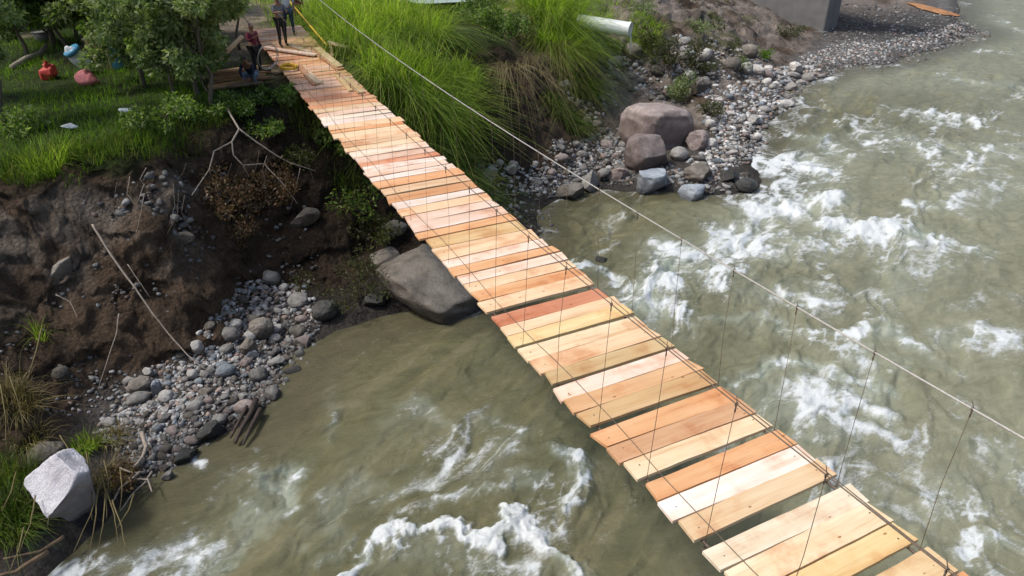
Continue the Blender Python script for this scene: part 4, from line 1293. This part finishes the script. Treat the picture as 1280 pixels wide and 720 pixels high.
sack('sack', 'round red sack lying alone on the grass at the left', 62, 99, 12, 'red', .85, True, 3)
sack('sack', 'round red sack with pink stripes at the foot of the white bundle', 112, 106, 13, 'pinkred', .8, True, 4)
sack('sack', 'small red bag among the dark tree trunks', 147, 58, 8, 'red', .8, True, 5)
sack('sack', 'red bag partly hidden by leaves, rightmost of the red bags', 160, 50, 7, 'red', .8, True, 6)
p = hit(106, 92)
v, f = rock_shape(3, 9, .6); v = v * np.array([.3, .28, .62])
o = link('bundle', mesh_np('bundle', v, f, True), M['whitep']); o.location = (p[0], p[1], p[2] + .5); o.rotation_euler = (.1, -.55, .2)
tag(o, 'white and pale blue wrapped bundle leaning above the striped red sack', 'bundle')
mb = MB(); mb.tube([(0, 0, .3), (0, 0, .42)], .29, 14); mb.build('blue_band', M['bluep'], o, True)
p = hit(147, 86)
jug = empty('water_jug', p); tag(jug, 'blue plastic water jug standing by the stakes under the trees', 'water jug')
mb = MB(); mb.tube([(0, 0, 0), (0, 0, .05), (0, 0, .62), (0, 0, .74), (0, 0, .8)], [.2, .22, .22, .16, .08], 14); mb.build('barrel', M['bluep'], jug, True)
mb = MB(); mb.tube([(0, 0, .8), (0, 0, .88)], .07, 10); mb.build('cap', M['whitep'], jug, True)
mb = MB(); mb.tube([(.07, 0, .82), (.2, 0, .85), (.22, 0, .6)], .02, 6); mb.build('handle', M['bluep'], jug, True)
for i, (px, py) in enumerate([(124, 84), (128, 87), (133, 87), (138, 88), (142, 88)]):
    p = hit(px, py); mb = MB(); mb.box((0, 0, .5), (.09, .03, 1.1)); mb.v[1] = mb.v[1]
    o = mb.build('stake', M['plank'], None, False, tuple(p)); o.rotation_euler = (random.uniform(-.1, .1), random.uniform(-.25, -.05), random.uniform(0, 1)); o.color = (.42, .34, .16, 1)
    tag(o, 'narrow wooden stake in the row leaning beside the blue water jug', 'stake', 'stakes beside the blue jug')
# pale poles and grey tub at the upper left
for lab, a, b, r_ in [('pale bent pole, leftmost of the poles under the upper left tree', (24, 8), (40, 20), .05), ('pale pole slanting up to the right beside the grey tub', (37, 34), (62, 14), .045), ('pale pole lying nearly level above the grey tub', (40, 36), (72, 24), .045)]:
    pa, pb = hit(*a), hit(*b); pa[2] += .25; pb[2] += .35
    mb = MB(); mb.tube([(0, 0, 0), tuple((pb - pa) * .5 + np.array([0, 0, .08])), tuple(pb - pa)], r_, 7)
    o = mb.build('pole', M['whitep'], None, True, tuple(pa)); tag(o, lab, 'pole')
p = hit(56, 52); tub = empty('tub', p); tag(tub, 'grey plastic tub under the upper left tree', 'tub')
mb = MB(); mb.tube([(0, 0, 0), (0, 0, .38)], [.28, .36], 14, True); mb.build('bowl', M['concrete'], tub, True)
mb = MB(); mb.tube([(.37 * math.cos(a), .37 * math.sin(a), .385) for a in np.linspace(0, 2 * math.pi, 17)], .02, 5, False); mb.build('rim', M['concrete'], tub, True)
pa, pb = hit(16, 88), hit(62, 66)
mb = MB(); dd = pb - pa; mb.tube([(0, 0, .1), tuple(dd * .4 + np.array([0, 0, .16])), tuple(dd * .75 + np.array([0, 0, .12])), tuple(dd + np.array([0, 0, .3]))], [.1, .11, .09, .06], 9)
o = mb.build('log', M['twig'], None, True, tuple(pa)); tag(o, 'grey fallen log lying on the grass at the left edge', 'log')
for lab, px, py in [('crumpled white litter on the grass, nearer the bridge', 161, 143), ('crumpled white litter on the grass near the cliff edge', 90, 163)]:
    p = hit(px, py); v, f = rock_shape(2, px, .9); v = v * np.array([.25, .14, .06])
    o = link('litter', mesh_np('litter', v, f, False), M['whitep']); o.location = (p[0], p[1], p[2] + .12); o.rotation_euler = (.3, .2, .4); tag(o, lab, 'litter')

# ------------------------------------------------------------------ drain pipe, pier, mud
pa = hit(742, 30)
d = ray(765, 33); pe = hit(792, 46)
base = CAM + ray(788, 37) * ((np.linalg.norm(pa - CAM)) / np.linalg.norm(ray(788, 37))) * .90
st = CAM + ray(738, 29) * ((np.linalg.norm(pa - CAM)) / np.linalg.norm(ray(738, 29))) * .915
ax = (base - st); Lp = np.linalg.norm(ax)
pipe = empty('drain_pipe', tuple(st)); tag(pipe, 'short white drain pipe sticking out of the grassy cliff', 'drain pipe')
rp = 8.5 / ppm(st)
mb = MB(); mb.tube([tuple(-ax * .3), (0, 0, 0), tuple(ax * .97), tuple(ax)], [rp, rp, rp, rp], 24, False)
mb.tube([tuple(ax), tuple(ax * .5), tuple(-ax * .3)], [rp * .86] * 3, 24, False)
mb.build('barrel', M['pvc'], pipe, True)
mb = MB()
for k in range(24):
    pass
mb.tube([tuple(ax * .955), tuple(ax * 1.002)], [rp * 1.06, rp * 1.06], 24, False); mb.build('collar', M['pvc'], pipe, True)
mb = MB(); e = ax; mb.tube([tuple(e * .98 + np.array([0, 0, -rp * .7])), tuple(e * 1.02 + np.array([0, 0, -rp * 1.0])), tuple(e * 1.04 + np.array([0, 0, -rp * 3.4]))], [.05, .04, .03], 6)
o = mb.build('water_trickle', M['whitep'], None, True, tuple(st)); tag(o, 'thin trickle of water falling from the drain pipe', 'water trickle')

pp = [hit(940, 40), hit(1048, 40)]
c0 = at(948, 20, -3.4); c1 = at(1022, 33, -3.7)
pr = empty('bridge_pier', (float((c0[0] + c1[0]) / 2), float((c0[1] + c1[1]) / 2), -4.5)); tag(pr, 'massive grey concrete pier at the top of the far shore', 'bridge pier')
dv = c1 - c0; an = math.atan2(dv[1], dv[0]); Lw = float(np.hypot(dv[0], dv[1]))
mb = MB(); mb.box((0, 1.2, 5), (Lw + 1.2, 2.6, 10.5)); o = mb.build('shaft', M['concrete'], pr)
md = o.modifiers.new('b', 'BEVEL'); md.width = .12; md.segments = 2
mb = MB(); mb.box((0, 1.2, .1), (Lw + 1.6, 3.4, .8)); mb.build('footing', M['concrete'], pr)
mb = MB(); mb.box((0, 1.2, 10.9), (Lw + 4, 3.4, 1.2)); mb.build('cap_beam', M['concrete'], pr)
pr.rotation_euler = (0, 0, an)
# orange mud tongue
p = hit(1175, 14)
v, f = rock_shape(3, 88, .1); v = v * np.array([2.6, 3.4, .5])
o = link('mud_patch', mesh_np('mud_patch', v, f, True), M['mud_orange']); o.location = (p[0], p[1], float(gz(p[0], p[1])) + .05); tag(o, 'orange patch of mud at the far end of the gravel shore', 'mud patch')
bpy.data.objects.remove(o)

# ------------------------------------------------------------------ plants on the right cliff
rs = np.random.RandomState(21)
reeds = [
    ('tall bright grass clump nearest the landing right of the bridge', 445, 62, 2.4, 1.1, 'reed', 900),
    ('tall bright grass clump at the top edge above the hanging cable', 480, 40, 2.5, 1.2, 'reed', 1000),
    ('tall grass clump left of the green pond at the top', 520, 50, 2.4, 1.2, 'reed', 1000),
    ('arching grass clump crossed by the right main cable', 500, 110, 2.2, 1.1, 'reed', 1000),
    ('arching grass clump below the cable with long leaning blades', 540, 125, 2.2, 1.1, 'reed', 1000),
    ('bright yellow green grass tuft sticking out to the right over the cliff', 578, 100, 1.3, .55, 'reed', 450),
    ('grass clump touching the right side of the deck', 490, 160, 1.6, .9, 'reed_dark', 900),
    ('lower grass clump just right of the deck above the dark soil', 540, 195, 1.6, .9, 'reed_dark', 900),
    ('lowest grass clump right of the deck near the stones', 575, 240, 1.4, .8, 'reed_dark', 800),
    ('grass clump hanging in the shade below the arching ones', 575, 175, 1.0, .5, 'reed_dark', 350),
    ('tall green grass clump at the top left of the drain pipe', 700, 30, 2.6, 1.3, 'reed', 1000),
    ('tall grass clump left of the drain pipe on the cliff edge', 722, 62, 1.6, .8, 'reed', 800),
    ('bright tall grass clump behind the hanging straw', 692, 62, 2.2, .8, 'reed', 800),
    ('dark green grass curtain below the drain pipe', 722, 112, 1.8, .8, 'reed_dark', 900),
    ('dark green grass at the foot of the straw curtain', 705, 150, 1.3, .7, 'reed_dark', 600),
    ('short green grass behind the drain pipe outlet', 805, 38, .7, .9, 'reed', 500),
    ('tall grass at the top between the pink soil patch and the pipe', 672, 15, 2.0, .9, 'reed', 700),
    ('tall grass clump behind the propped up board', 425, 35, 2.0, 1.0, 'reed', 800),
]
for i, (lab, px, py, ln, sp, mt, n) in enumerate(reeds):
    p = hit(px, py)
    sc_ = 1.0 if p[1] < 33 else 1.15
    grass_clump('tall_grass', lab, px, py, int(n * 1.5), sp * 1.15, ln * sc_ * 1.12, mt, 1.35, .034 * sc_, (-.05, -.55), 50 + i, 'tall grass', segs=6)
for lab, px, py, n in [('dry straw blades hanging in a curtain down the right cliff', 692, 72, 240), ('thin dry straw hanging down the dark cliff in the gap', 635, 105, 130), ('dry straw tuft hanging at the dark end of the right cliff', 660, 90, 120)]:
    p = hit(px, py); p[2] += .7
    V, F = blades(n, 0, 0, 0, .7, 2.4, .018, 2.3, px, (-.1, -.55), 6, up=.45)
    o = link('hanging_straw', mesh_np('hanging_straw', V, F), M['straw']); o.location = p; tag(o, lab, 'dry grass')


def flat_patch(name, label, px, py, rx, ry, mat, lift=.06):
    c = hit(px, py); n = 40; V = [(0, 0, 0)]; F = []
    for ring in range(1, 5):
        for k in range(n):
            a = 2 * math.pi * k / n; w_ = 1 + .12 * math.sin(3 * a + px) + .06 * math.sin(7 * a)
            x_, y_ = rx * w_ * ring / 4 * math.cos(a), ry * w_ * ring / 4 * math.sin(a)
            V.append((x_, y_, float(gz(c[0] + x_, c[1] + y_)) - c[2] if name != 'pond' else 0))
    for k in range(n):
        F.append((0, 1 + k, 1 + (k + 1) % n))
        for ring in range(3):
            F.append((1 + ring * n + k, 1 + (ring + 1) * n + k, 1 + (ring + 1) * n + (k + 1) % n, 1 + ring * n + (k + 1) % n))
    me = bpy.data.meshes.new(name); me.from_pydata(V, [], F); me.update()
    o = link(name, me, mat); o.location = (c[0], c[1], c[2] + lift); o['kind'] = 'structure'; o['label'] = label
    return o


flat_patch('pond', 'pale green pond at the top behind the tall grass', 562, 6, 2.8, 3.2, simple('pale green pond water', (.42, .52, .45), .2, .1, 1, .1), .5)
mo = flat_patch('mud_patch', 'orange patch of mud at the far end of the gravel shore', 1166, 13, 1.3, 2.6, M['mud_orange'], .10)
flat_patch('dirt_track', 'pinkish dirt track at the top right of the pond', 622, 6, 2.6, 3.0, simple('pink dirt', (.42, .29, .25), .95, .2, 2, .3), .12)


def bush(name, label, px, py, r_, mat, n, ls, seed, h_=None, cat='bush', tw=6):
    p = hit(px, py); rs = np.random.RandomState(seed)
    root = empty(name, tuple(p)); tag(root, label, cat, None, 'thing')
    h_ = h_ or r_ * 1.2; mb = MB(); cs = []; rr_ = []
    for k in range(tw):
        e_ = rs.normal(size=3) * np.array([r_, r_, h_ * .4]) * .6 + np.array([0, -.1, h_ * .7])
        mb.tube(limb_path((0, 0, -.1), e_, 5, .08, rs), [.025, .02, .015, .01, .006], 5)
        cs.append(e_); rr_.append(r_ * rs.uniform(.3, .55)); cs.append(e_ * .6 + rs.normal(size=3) * r_ * .2); rr_.append(r_ * .3)
    mb.build('stem', M['bark'], root, True)
    part_np('foliage', leaves(cs, rr_, n, ls, seed), mat, root)
    return root


bush('bush', 'dark broadleaf bush between the two tall grass stands', 612, 52, 1.1, 'leaf', 1800, .16, 1)
bush('bush', 'dark leafy bush at the top beside the pale pond', 590, 30, 1.3, 'leaf', 1800, .15, 2)
bush('bush', 'small yellow green bush below the pink patch at the top', 655, 55, 1.0, 'leaf_olive', 1200, .13, 3)
bush('bush', 'olive bush on the grey bank above the largest boulder', 838, 100, 1.25, 'leaf_olive', 2200, .13, 4, 2.6)
bush('bush', 'leafy green bush just above the largest boulder', 850, 124, .95, 'leaf_pale', 1300, .13, 5, .9)
bush('bush', 'small yellow bush right of the largest boulder', 890, 146, .7, 'leaf_olive', 900, .1, 6, .7)
bush('bush', 'bright green weed on the grey bank near the pier', 950, 72, .6, 'lawn', 500, .12, 7, .5)
bush('bush', 'low brushy weeds left of the pier', 905, 62, .9, 'leaf_olive', 700, .11, 8, .6)
bush('bush', 'weeds growing at the foot of the concrete pier', 985, 45, 1.0, 'leaf_olive', 900, .12, 9, .6)
bush('bush', 'dry twiggy brush washed up between the white boulder and the gravel', 160, 606, .42, 'leaf_dry', 900, .07, 15, .35, 'brush', 10)
bush('bush', 'dry brown brush hanging on the cliff right of the reddish shrub', 350, 245, .6, 'leaf_dry', 600, .1, 16, .6, 'shrub')
bush('bush', 'dark trailing shrub on the cliff below the dry brown shrubs', 300, 300, .6, 'leaf_dry', 600, .09, 17, .7, 'shrub')
for lab, px, py, r_, mt, n in [('brushy weeds on the grey bank above the olive bush', 812, 62, .9, 'leaf_olive', 900), ('green weeds at the lip of the dark hollow on the far bank', 925, 84, .7, 'leaf', 600),
        ('pale weeds on top of the grey bank left of the pier', 870, 40, .9, 'leaf_pale', 800), ('low green weeds below the drain pipe outlet', 770, 62, .7, 'leaf', 700), ('dry weeds between the olive bush and the dark hollow', 880, 88, .7, 'leaf_olive', 600),
        ('green grass like weeds at the top of the grey bank', 800, 15, 1.1, 'leaf_pale', 900)]:
    bush('bush', lab, px, py, r_, mt, n, .11, px, r_ * .6)
bush('bush', 'dry reddish brown shrub hanging below the bare branch', 318, 262, 1.15, 'leaf_dry', 2200, .11, 10, 1.2, 'shrub', 9)
bush('bush', 'dry brown shrub left of the reddish one on the cliff', 268, 268, .6, 'leaf_dry', 700, .1, 11, .7, 'shrub')
bush('bush', 'olive shrub hanging over the water left of the grey slab', 455, 375, .8, 'leaf_olive', 1300, .09, 12, 1.2, 'shrub', 9)
bush('bush', 'small dark shrub on the shaded slope left of the deck', 385, 215, .8, 'leaf_olive', 700, .1, 13, .7, 'shrub')
bush('bush', 'dark weeds in the shade beside the left deck edge', 450, 262, .8, 'reed_dark', 500, .14, 14, .9, 'shrub')

# ------------------------------------------------------------------ left bank: grass, tufts, sticks
rs = np.random.RandomState(31)
Vs = []; Fs = []; nv = 0
for k, (poly, n, ln) in enumerate([([(0, 40), (320, 40), (330, 120), (250, 165), (180, 185), (80, 215), (0, 225)], 420, .32)]):
    for (px, py) in sample_poly(poly, n, rs):
        p = hit(px, py)
        if -2.9 < p[0] < -.2 and p[1] > 26 and rs.rand() < .8:
            continue
        V, F = blades(46, p[0], p[1], 0, .55, ln * rs.choice([.35, .5, .9, 1.6]), .022, .8, rs.randint(1e6), (0, -.2), 2, ground_follow=True)
        Vs.append(V); Fs.append(F + nv); nv += len(V)
o = link('grass', mesh_np('grass', np.vstack(Vs), np.vstack(Fs)), M['lawn']); o['kind'] = 'stuff'; o['label'] = 'short green grass on top of the left bank'; o['category'] = 'grass'
Vs = []; Fs = []; nv = 0
for (px, py) in sample_poly([(330, 0), (520, 0), (780, 0), (760, 20), (560, 20), (420, 60), (340, 40), (60, 6), (0, 30), (0, 0)], 260, rs):
    p = hit(px, py)
    if -2.6 < p[0] < 1.2 or (p[0] > 10 and p[0] < 17 and 40 < p[1] < 46):
        continue
    V, F = blades(40, p[0], p[1], 0, 1.3, 1.0 * rs.uniform(.5, 1.4), .04, .8, rs.randint(1e6), (0, -.2), 3, ground_follow=True)
    Vs.append(V); Fs.append(F + nv); nv += len(V)
o = link('meadow_grass', mesh_np('meadow_grass', np.vstack(Vs), np.vstack(Fs)), M['reed']); o['kind'] = 'stuff'; o['label'] = 'rough knee high grass on the land behind the bridge end'; o['category'] = 'grass'

tufts = [
    ('drooping grass tuft at the cliff lip, far left', 30, 215, 1.0, .6, 'reed_dark', 500), ('drooping pale tipped grass tuft left of the bank hollow', 62, 212, 1.0, .5, 'reed', 420),
    ('grass tuft at the cliff lip left of the grey rock band', 85, 195, .8, .5, 'reed_dark', 450), ('grass tuft on the lip above the dark hollow', 120, 190, .6, .6, 'reed_dark', 450),
    ('grass overhanging the middle of the left cliff', 165, 178, .6, .7, 'reed_dark', 450), ('dark grass overhanging below the leafy tree', 215, 165, .7, .7, 'reed_dark', 450),
    ('dark grass overhanging near the bare branch', 262, 150, .7, .6, 'reed_dark', 400), ('shaded grass beneath the left deck edge', 385, 150, .8, .8, 'reed_dark', 450),
    ('shaded grass on the slope beside the deck', 430, 215, .8, .7, 'reed_dark', 400),
    ('small green shoot on a pale stalk by the dark cliff', 52, 425, .9, .1, 'reed', 60),
    ('straw coloured tuft at the left edge of the near bank', 22, 505, 1.0, .35, 'straw', 420), ('green grass tuft in front of the mossy boulder', 20, 600, .9, .4, 'reed_dark', 500),
    ('green grass tuft at the lower left corner', 12, 660, .9, .4, 'reed_dark', 500), ('green grass hanging left of the white boulder', 30, 640, .7, .3, 'reed_dark', 300),
    ('small bright green tuft above the white boulder', 108, 560, .55, .22, 'reed', 220), ('brown dry tuft right of the bright green one', 142, 548, .5, .3, 'straw', 260),
    ('brown twiggy tuft between the white boulder and driftwood', 140, 600, .5, .3, 'straw', 260),
    ('thin dry tuft at the top of the left gravel', 40, 555, .8, .3, 'straw', 160),
]
for i, (lab, px, py, ln, sp, mt, n) in enumerate(tufts):
    grass_clump('grass_tuft', lab, px, py, n, sp, ln, mt, .9, .016, (.1, -.35), 150 + i, 'grass tuft')


def stick(name, label, pts, r, mat='twig', lift=.12, cat='branch', pull=0.0):
    """pts: photo pixels that the stick passes, laid on the ground; lift raises it above the ground"""
    P = []
    for i, q in enumerate(pts):
        p = hit(q[0], q[1]); lf = q[2] if len(q) > 2 else lift
        tocam = CAM - p; tocam /= np.linalg.norm(tocam)
        P.append(p + tocam * (lf + .28))
    P = np.array(P); o0 = P[0].copy()
    fine = []
    for i in range(len(P) - 1):
        for t in np.linspace(0, 1, 5)[:-1]:
            fine.append(P[i] * (1 - t) + P[i + 1] * t + RS.normal(size=3) * .003)
    fine.append(P[-1]); n = len(fine)
    mb = MB(); mb.tube([tuple(q - o0) for q in fine], [r * (1 - .6 * i / n) for i in range(n)], 6)
    return mb, o0


def put_stick(name, label, pts, r, mat='twig', lift=.12, cat='branch', forks=()):
    mb, o0 = stick(name, label, pts, r, mat, lift)
    for fk, fr in forks:
        m2, o2 = stick(name, label, fk, fr, mat, lift)
        n = len(mb.v); d = o2 - o0
        mb.v += [tuple(np.array(v) + d) for v in m2.v]; mb.f += [tuple(n + i for i in f) for f in m2.f]
    o = mb.build(name, M[mat], None, True, tuple(o0)); tag(o, label, cat)
    return o


put_stick('bare_branch', 'pale bare forked branch hanging down the cliff left of the bridge', [(282, 118, .5), (286, 140, .6), (299, 162, .7), (290, 178, .7), (268, 190, .6), (262, 212, .5), (240, 245, .35)], .035, 'twig', .5, 'branch',
          [([(299, 162, .7), (320, 178, .6), (345, 195, .5), (362, 205, .4), (395, 215, .3)], .028), ([(290, 178, .7), (292, 195, .6), (304, 208, .6), (330, 205, .5), (355, 232, .4), (372, 255, .3)], .024), ([(304, 208, .6), (312, 222, .4)], .015), ([(262, 212, .5), (280, 222, .4), (290, 250, .3)], .014)])
put_stick('stick', 'long thin pale root running down the dark cliff to the gravel', [(116, 282), (130, 305), (150, 335), (170, 362), (190, 392), (212, 420), (235, 445), (258, 463)], .03, 'twig', .12, 'stick')
put_stick('stick', 'short upright thin stick standing above the left gravel', [(149, 393, .6), (146, 420, .5), (135, 450, .3), (123, 488, .05)], .016, 'twig', .3, 'stick')
put_stick('stick', 'dark thin root right of the long pale one', [(160, 332), (172, 350), (188, 372)], .012, 'twig', .1, 'stick')
put_stick('stick', 'curved thin root beside the green shoot', [(70, 370, .3), (88, 378, .3), (98, 400, .2)], .014, 'twig', .1, 'stick')
put_stick('stalk', 'pale dry stalk leaning at the left edge below the green shoot', [(52, 412, .5), (45, 440, .4), (33, 480, .1)], .022, 'straw', .3, 'stalk')
put_stick('driftwood', 'thick curved pale driftwood at the near end of the gravel', [(177, 541, .15), (183, 558, .15), (178, 572, .15), (167, 585, .1)], .05, 'twig', .1, 'driftwood')
put_stick('driftwood', 'dark waterlogged wood jutting into the water from the gravel', [(320, 500, .0), (314, 516, .02), (300, 540, .02), (294, 554, -.1)], .075, 'darkwood', .1, 'driftwood',
          [([(326, 512, .0), (312, 538, .02), (304, 556, -.1)], .06), ([(310, 506, .0), (296, 532, .0), (288, 548, -.1)], .05)])
stalks = [((108, 565), (115, 650)), ((130, 575), (135, 625)), ((132, 610), (148, 678)), ((128, 600), (92, 690)), ((122, 610), (110, 700)), ((168, 618), (147, 660)), ((30, 660), (12, 716)), ((75, 545), (95, 585)), ((60, 600), (60, 660)), ((150, 560), (120, 600)), ((5, 550), (20, 565)), ((132, 615), (120, 700)), ((126, 590), (134, 650)), ((150, 585), (150, 640)), ((100, 575), (70, 620)), ((140, 625), (158, 690)), ((0, 480), (8, 560)), ((12, 470), (30, 540)), ((20, 590), (2, 640)), ((45, 620), (25, 690))]
for i, (a, b) in enumerate(stalks):
    put_stick('dry_stalk', 'dry straw stalk among the fallen ones around the white boulder', [(a[0], a[1], .75), ((a[0] + b[0]) / 2 + 3, (a[1] + b[1]) / 2, .65), (b[0], b[1], .5)], .013, 'straw', .5, 'stalk')['group'] = 'fallen stalks around the white boulder'
roots = [([(60, 690), (20, 715), (0, 719)], .05), ([(80, 672), (50, 690), (5, 700)], .035), ([(175, 590), (165, 600), (150, 610), (140, 630)], .03), ([(190, 590), (180, 605), (168, 615), (150, 640)], .02), ([(160, 598), (185, 600), (190, 615)], .025), ([(150, 585), (165, 592), (180, 590)], .02)]
for i, (pts, r_) in enumerate(roots):
    put_stick('root', 'dark tangled root at the water edge below the white boulder', [(x, y_, .1 + .05 * (i % 3)) for x, y_ in pts], r_, 'oldwood' if i < 2 else 'twig', .1, 'root')['group'] = 'roots at the water edge below the white boulder'

rr2 = np.random.RandomState(77)
for i in range(22):
    x0 = rr2.uniform(95, 400); y0 = 205 + rr2.uniform(-8, 40) - max(0, x0 - 230) * .12; ln = rr2.uniform(20, 60)
    put_stick('hanging_root', 'thin dry root hanging from the lip of the left cliff', [(x0, y0, .15), (x0 + rr2.uniform(-8, 8), y0 + ln * .5, .12), (x0 + rr2.uniform(-14, 14), y0 + ln, .02)], .009, 'twig' if i % 3 == 0 else 'bark', .1, 'root')['group'] = 'roots hanging from the left cliff'

# ------------------------------------------------------------------ trees on the left
def ctree(label, px, py, h_, blobs, mat, nl, ls, r0, seed, lean=(0, 0), name='tree'):
    blobs = [(b[0], b[1], b[2], b[3] * 1.22) for b in blobs]
    return tree(name, label, hit(px, py), h_, blobs, mat, ls * 1.35, int(nl * 1.9), r0, seed, lean, 'tree')


ctree('slim dark trunked tree at the far left edge', 8, 158, 4.6, [(-.6, 0, 3.4, .9), (.3, .3, 4.2, 1.0), (.1, -.2, 4.9, .9), (-.9, .4, 4.3, .8), (.5, -.1, 3.2, .45)], 'leaf_pale', 2600, .12, .1, 1)
ctree('leafy tree behind the grey tub at the upper left', 66, 58, 4.5, [(-.8, 0, 1.7, .8), (.6, 0, 2.0, .9), (.1, .3, 2.9, 1.2), (1.2, .2, 3.2, 1.0), (-1.2, .2, 3.0, 1.0), (0, 0, 4.2, 1.2)], 'leaf', 4200, .16, .12, 2)
ctree('dark leafy tree between the log and the blue jug', 112, 62, 4.2, [(-.3, 0, 1.8, .8), (.5, 0, 2.3, .9), (-.8, .3, 2.7, .9), (.2, .1, 3.4, 1.2), (1.2, 0, 3.2, .9)], 'leaf', 3600, .15, .1, 3)
ctree('dense tree above the red bags', 172, 70, 4.6, [(-.4, 0, 1.9, .7), (.6, 0, 1.9, .9), (0, .2, 2.8, 1.2), (1.1, .1, 2.9, 1.0), (-1.0, 0, 3.2, .9), (.3, 0, 4.0, 1.2)], 'leaf', 4600, .14, .1, 4)
ctree('small tree with pale leaves at the cliff edge right of the litter', 222, 130, 2.6, [(-.5, 0, 1.6, .55), (.4, -.1, 1.2, .6), (.7, 0, 1.9, .7), (0, 0, 2.3, .8), (-.7, .1, 2.6, .6), (.9, -.1, 2.8, .7)], 'leaf_pale', 3200, .11, .05, 5)
ctree('leaning tree with pale leaves beside the landing, bending over the timber pile', 268, 142, 3.9, [(-.4, 0, 2.2, .55), (.1, 0, 3.0, .8), (-.7, .1, 3.3, .8), (.3, .1, 3.9, .9), (-.2, -.1, 1.5, .4)], 'leaf_pale', 3000, .12, .07, 6, (.1, .1))
ctree('tree with green crown behind the pile of timber', 262, 75, 4.2, [(-.9, 0, 2.0, .9), (.3, .2, 2.8, 1.1), (-.7, 0, 3.3, 1.2), (.8, .2, 3.6, .9)], 'leaf', 3600, .14, .09, 7)
ctree('thin tree left of the landing with crown above the crimson person', 300, 62, 4.0, [(-.3, 0, 2.9, .7), (.2, 0, 3.5, .8), (-.7, .1, 3.9, .8)], 'leaf_pale', 1900, .13, .06, 8)
ctree('background tree behind the upper left tub', 60, 12, 5, [(-1.5, 0, 2.2, 1.4), (1.2, 0, 2.4, 1.4), (0, 0, 3.8, 1.6)], 'leaf', 2600, .22, .14, 9)
ctree('background tree behind the dense tree', 170, 14, 5, [(-1.5, 0, 2.2, 1.4), (1.2, 0, 2.4, 1.4), (0, 0, 3.8, 1.6)], 'leaf', 2600, .22, .14, 10)
ctree('background tree left of the landing', 240, 16, 5, [(-1.5, 0, 2.4, 1.4), (1.0, 0, 2.6, 1.2), (0, 0, 3.8, 1.5)], 'leaf', 2600, .2, .14, 11)

for i, (lab, px, py, h_, mt, nl) in enumerate([
    ('broad leafy tree right of the red bags with low hanging foliage', 205, 88, 3.4, 'leaf', 3000),
    ('bushy dark tree left of the crouching man', 245, 108, 2.6, 'leaf', 2400),
    ('leafy shrub sized tree between the grey tub and the blue jug', 95, 50, 2.6, 'leaf', 2400),
    ('pale leaved tree overhanging the far left edge', -14, 120, 4.2, 'leaf_pale', 2600),
    ('leafy tree directly behind the red bags', 140, 40, 3.6, 'leaf', 2600),
    ('tree with low crown left of the landing path', 275, 50, 3.4, 'leaf', 2400),
    ('spreading tree with pale leaves above the litter', 182, 108, 3.2, 'leaf_pale', 3000), ('leafy tree right behind the lone red sack', 35, 72, 3.6, 'leaf', 2800),
    ('small leafy tree between the lone red sack and the white bundle', 84, 66, 3.0, 'leaf', 2400), ('pale leaved tree standing over the striped sack and jug', 160, 72, 3.4, 'leaf_pale', 2800),
    ('tree with grey green leaves at the left end of the timber pile', 250, 122, 3.4, 'leaf_pale', 2800),
    ('leafy tree in the top left corner behind the pale poles', 8, 30, 3.4, 'leaf', 2600), ('leafy tree between the tub and the background trees', 100, 25, 3.6, 'leaf', 2600),
    ('leafy tree in front of the far track, left of the landing', 225, 45, 3.8, 'leaf', 2600)]):
    ctree(lab, px, py, h_, [(-.7, 0, h_ * .55, .7), (.6, .1, h_ * .5, .7), (0, 0, h_ * .75, .9), (.9, 0, h_ * .85, .7), (-.9, .2, h_ * .9, .8), (0, .1, h_, .8)], mt, nl, .14, .08, 40 + i)
for i, (lab, px, py, r_, mt, n) in enumerate([
    ('low leafy plant under the tree at the far left', 28, 165, .7, 'leaf', 700), ('undergrowth hanging over the cliff below the leafy tree', 235, 150, 0.54, 'leaf', 1300),
    ('undergrowth hanging over the cliff under the timber pile', 300, 140, 0.54, 'leaf', 1200), ('dark low leaves in the shade below the left deck edge', 480, 300, .6, 'leaf_olive', 600), ('leafy plant on the slope beside the left deck edge near the landing', 345, 125, 0.48, 'leaf', 1000),
    ('leafy undergrowth on the lip between the litter and the bare branch', 195, 160, .8, 'leaf', 1000), ('dark creeper low on the slope left of the deck', 420, 180, 0.54, 'leaf', 1000),
    ('dark leafy creeper beneath the timber pile', 325, 170, 0.42, 'leaf', 800)]):
    bush('undergrowth', lab, px, py, r_, mt, n, .13, 60 + i, r_ * .9, 'undergrowth')

# ------------------------------------------------------------------ light
el, az = math.radians(57), math.radians(-72)          # azimuth from +Y towards +X
sdir = Vector((math.sin(az) * math.cos(el), math.cos(az) * math.cos(el), math.sin(el)))
sl = bpy.data.lights.new('sun', 'SUN'); so = bpy.data.objects.new('sun', sl); C.objects.link(so)
so.rotation_euler = (-sdir).to_track_quat('-Z', 'Y').to_euler(); sl.energy = 2.5; sl.angle = math.radians(9); sl.color = (1, .965, .91)
wd = bpy.data.worlds.new('World'); SC.world = wd; wd.use_nodes = True
nt = wd.node_tree; sky = nt.nodes.new('ShaderNodeTexSky'); sky.sky_type = 'NISHITA'; sky.sun_disc = False
sky.sun_elevation = el; sky.sun_rotation = az; sky.air_density = 1.0; sky.dust_density = 3.5; sky.ozone_density = 1
bg = nt.nodes['Background']; bg.inputs[1].default_value = .15
nt.links.new(sky.outputs[0], bg.inputs[0])
SC.view_settings.view_transform = 'Standard'; SC.view_settings.look = 'None'; SC.view_settings.exposure = 0; SC.view_settings.gamma = 1
SC.render.resolution_x = 1024; SC.render.resolution_y = 576
SC.cycles.max_bounces = 6
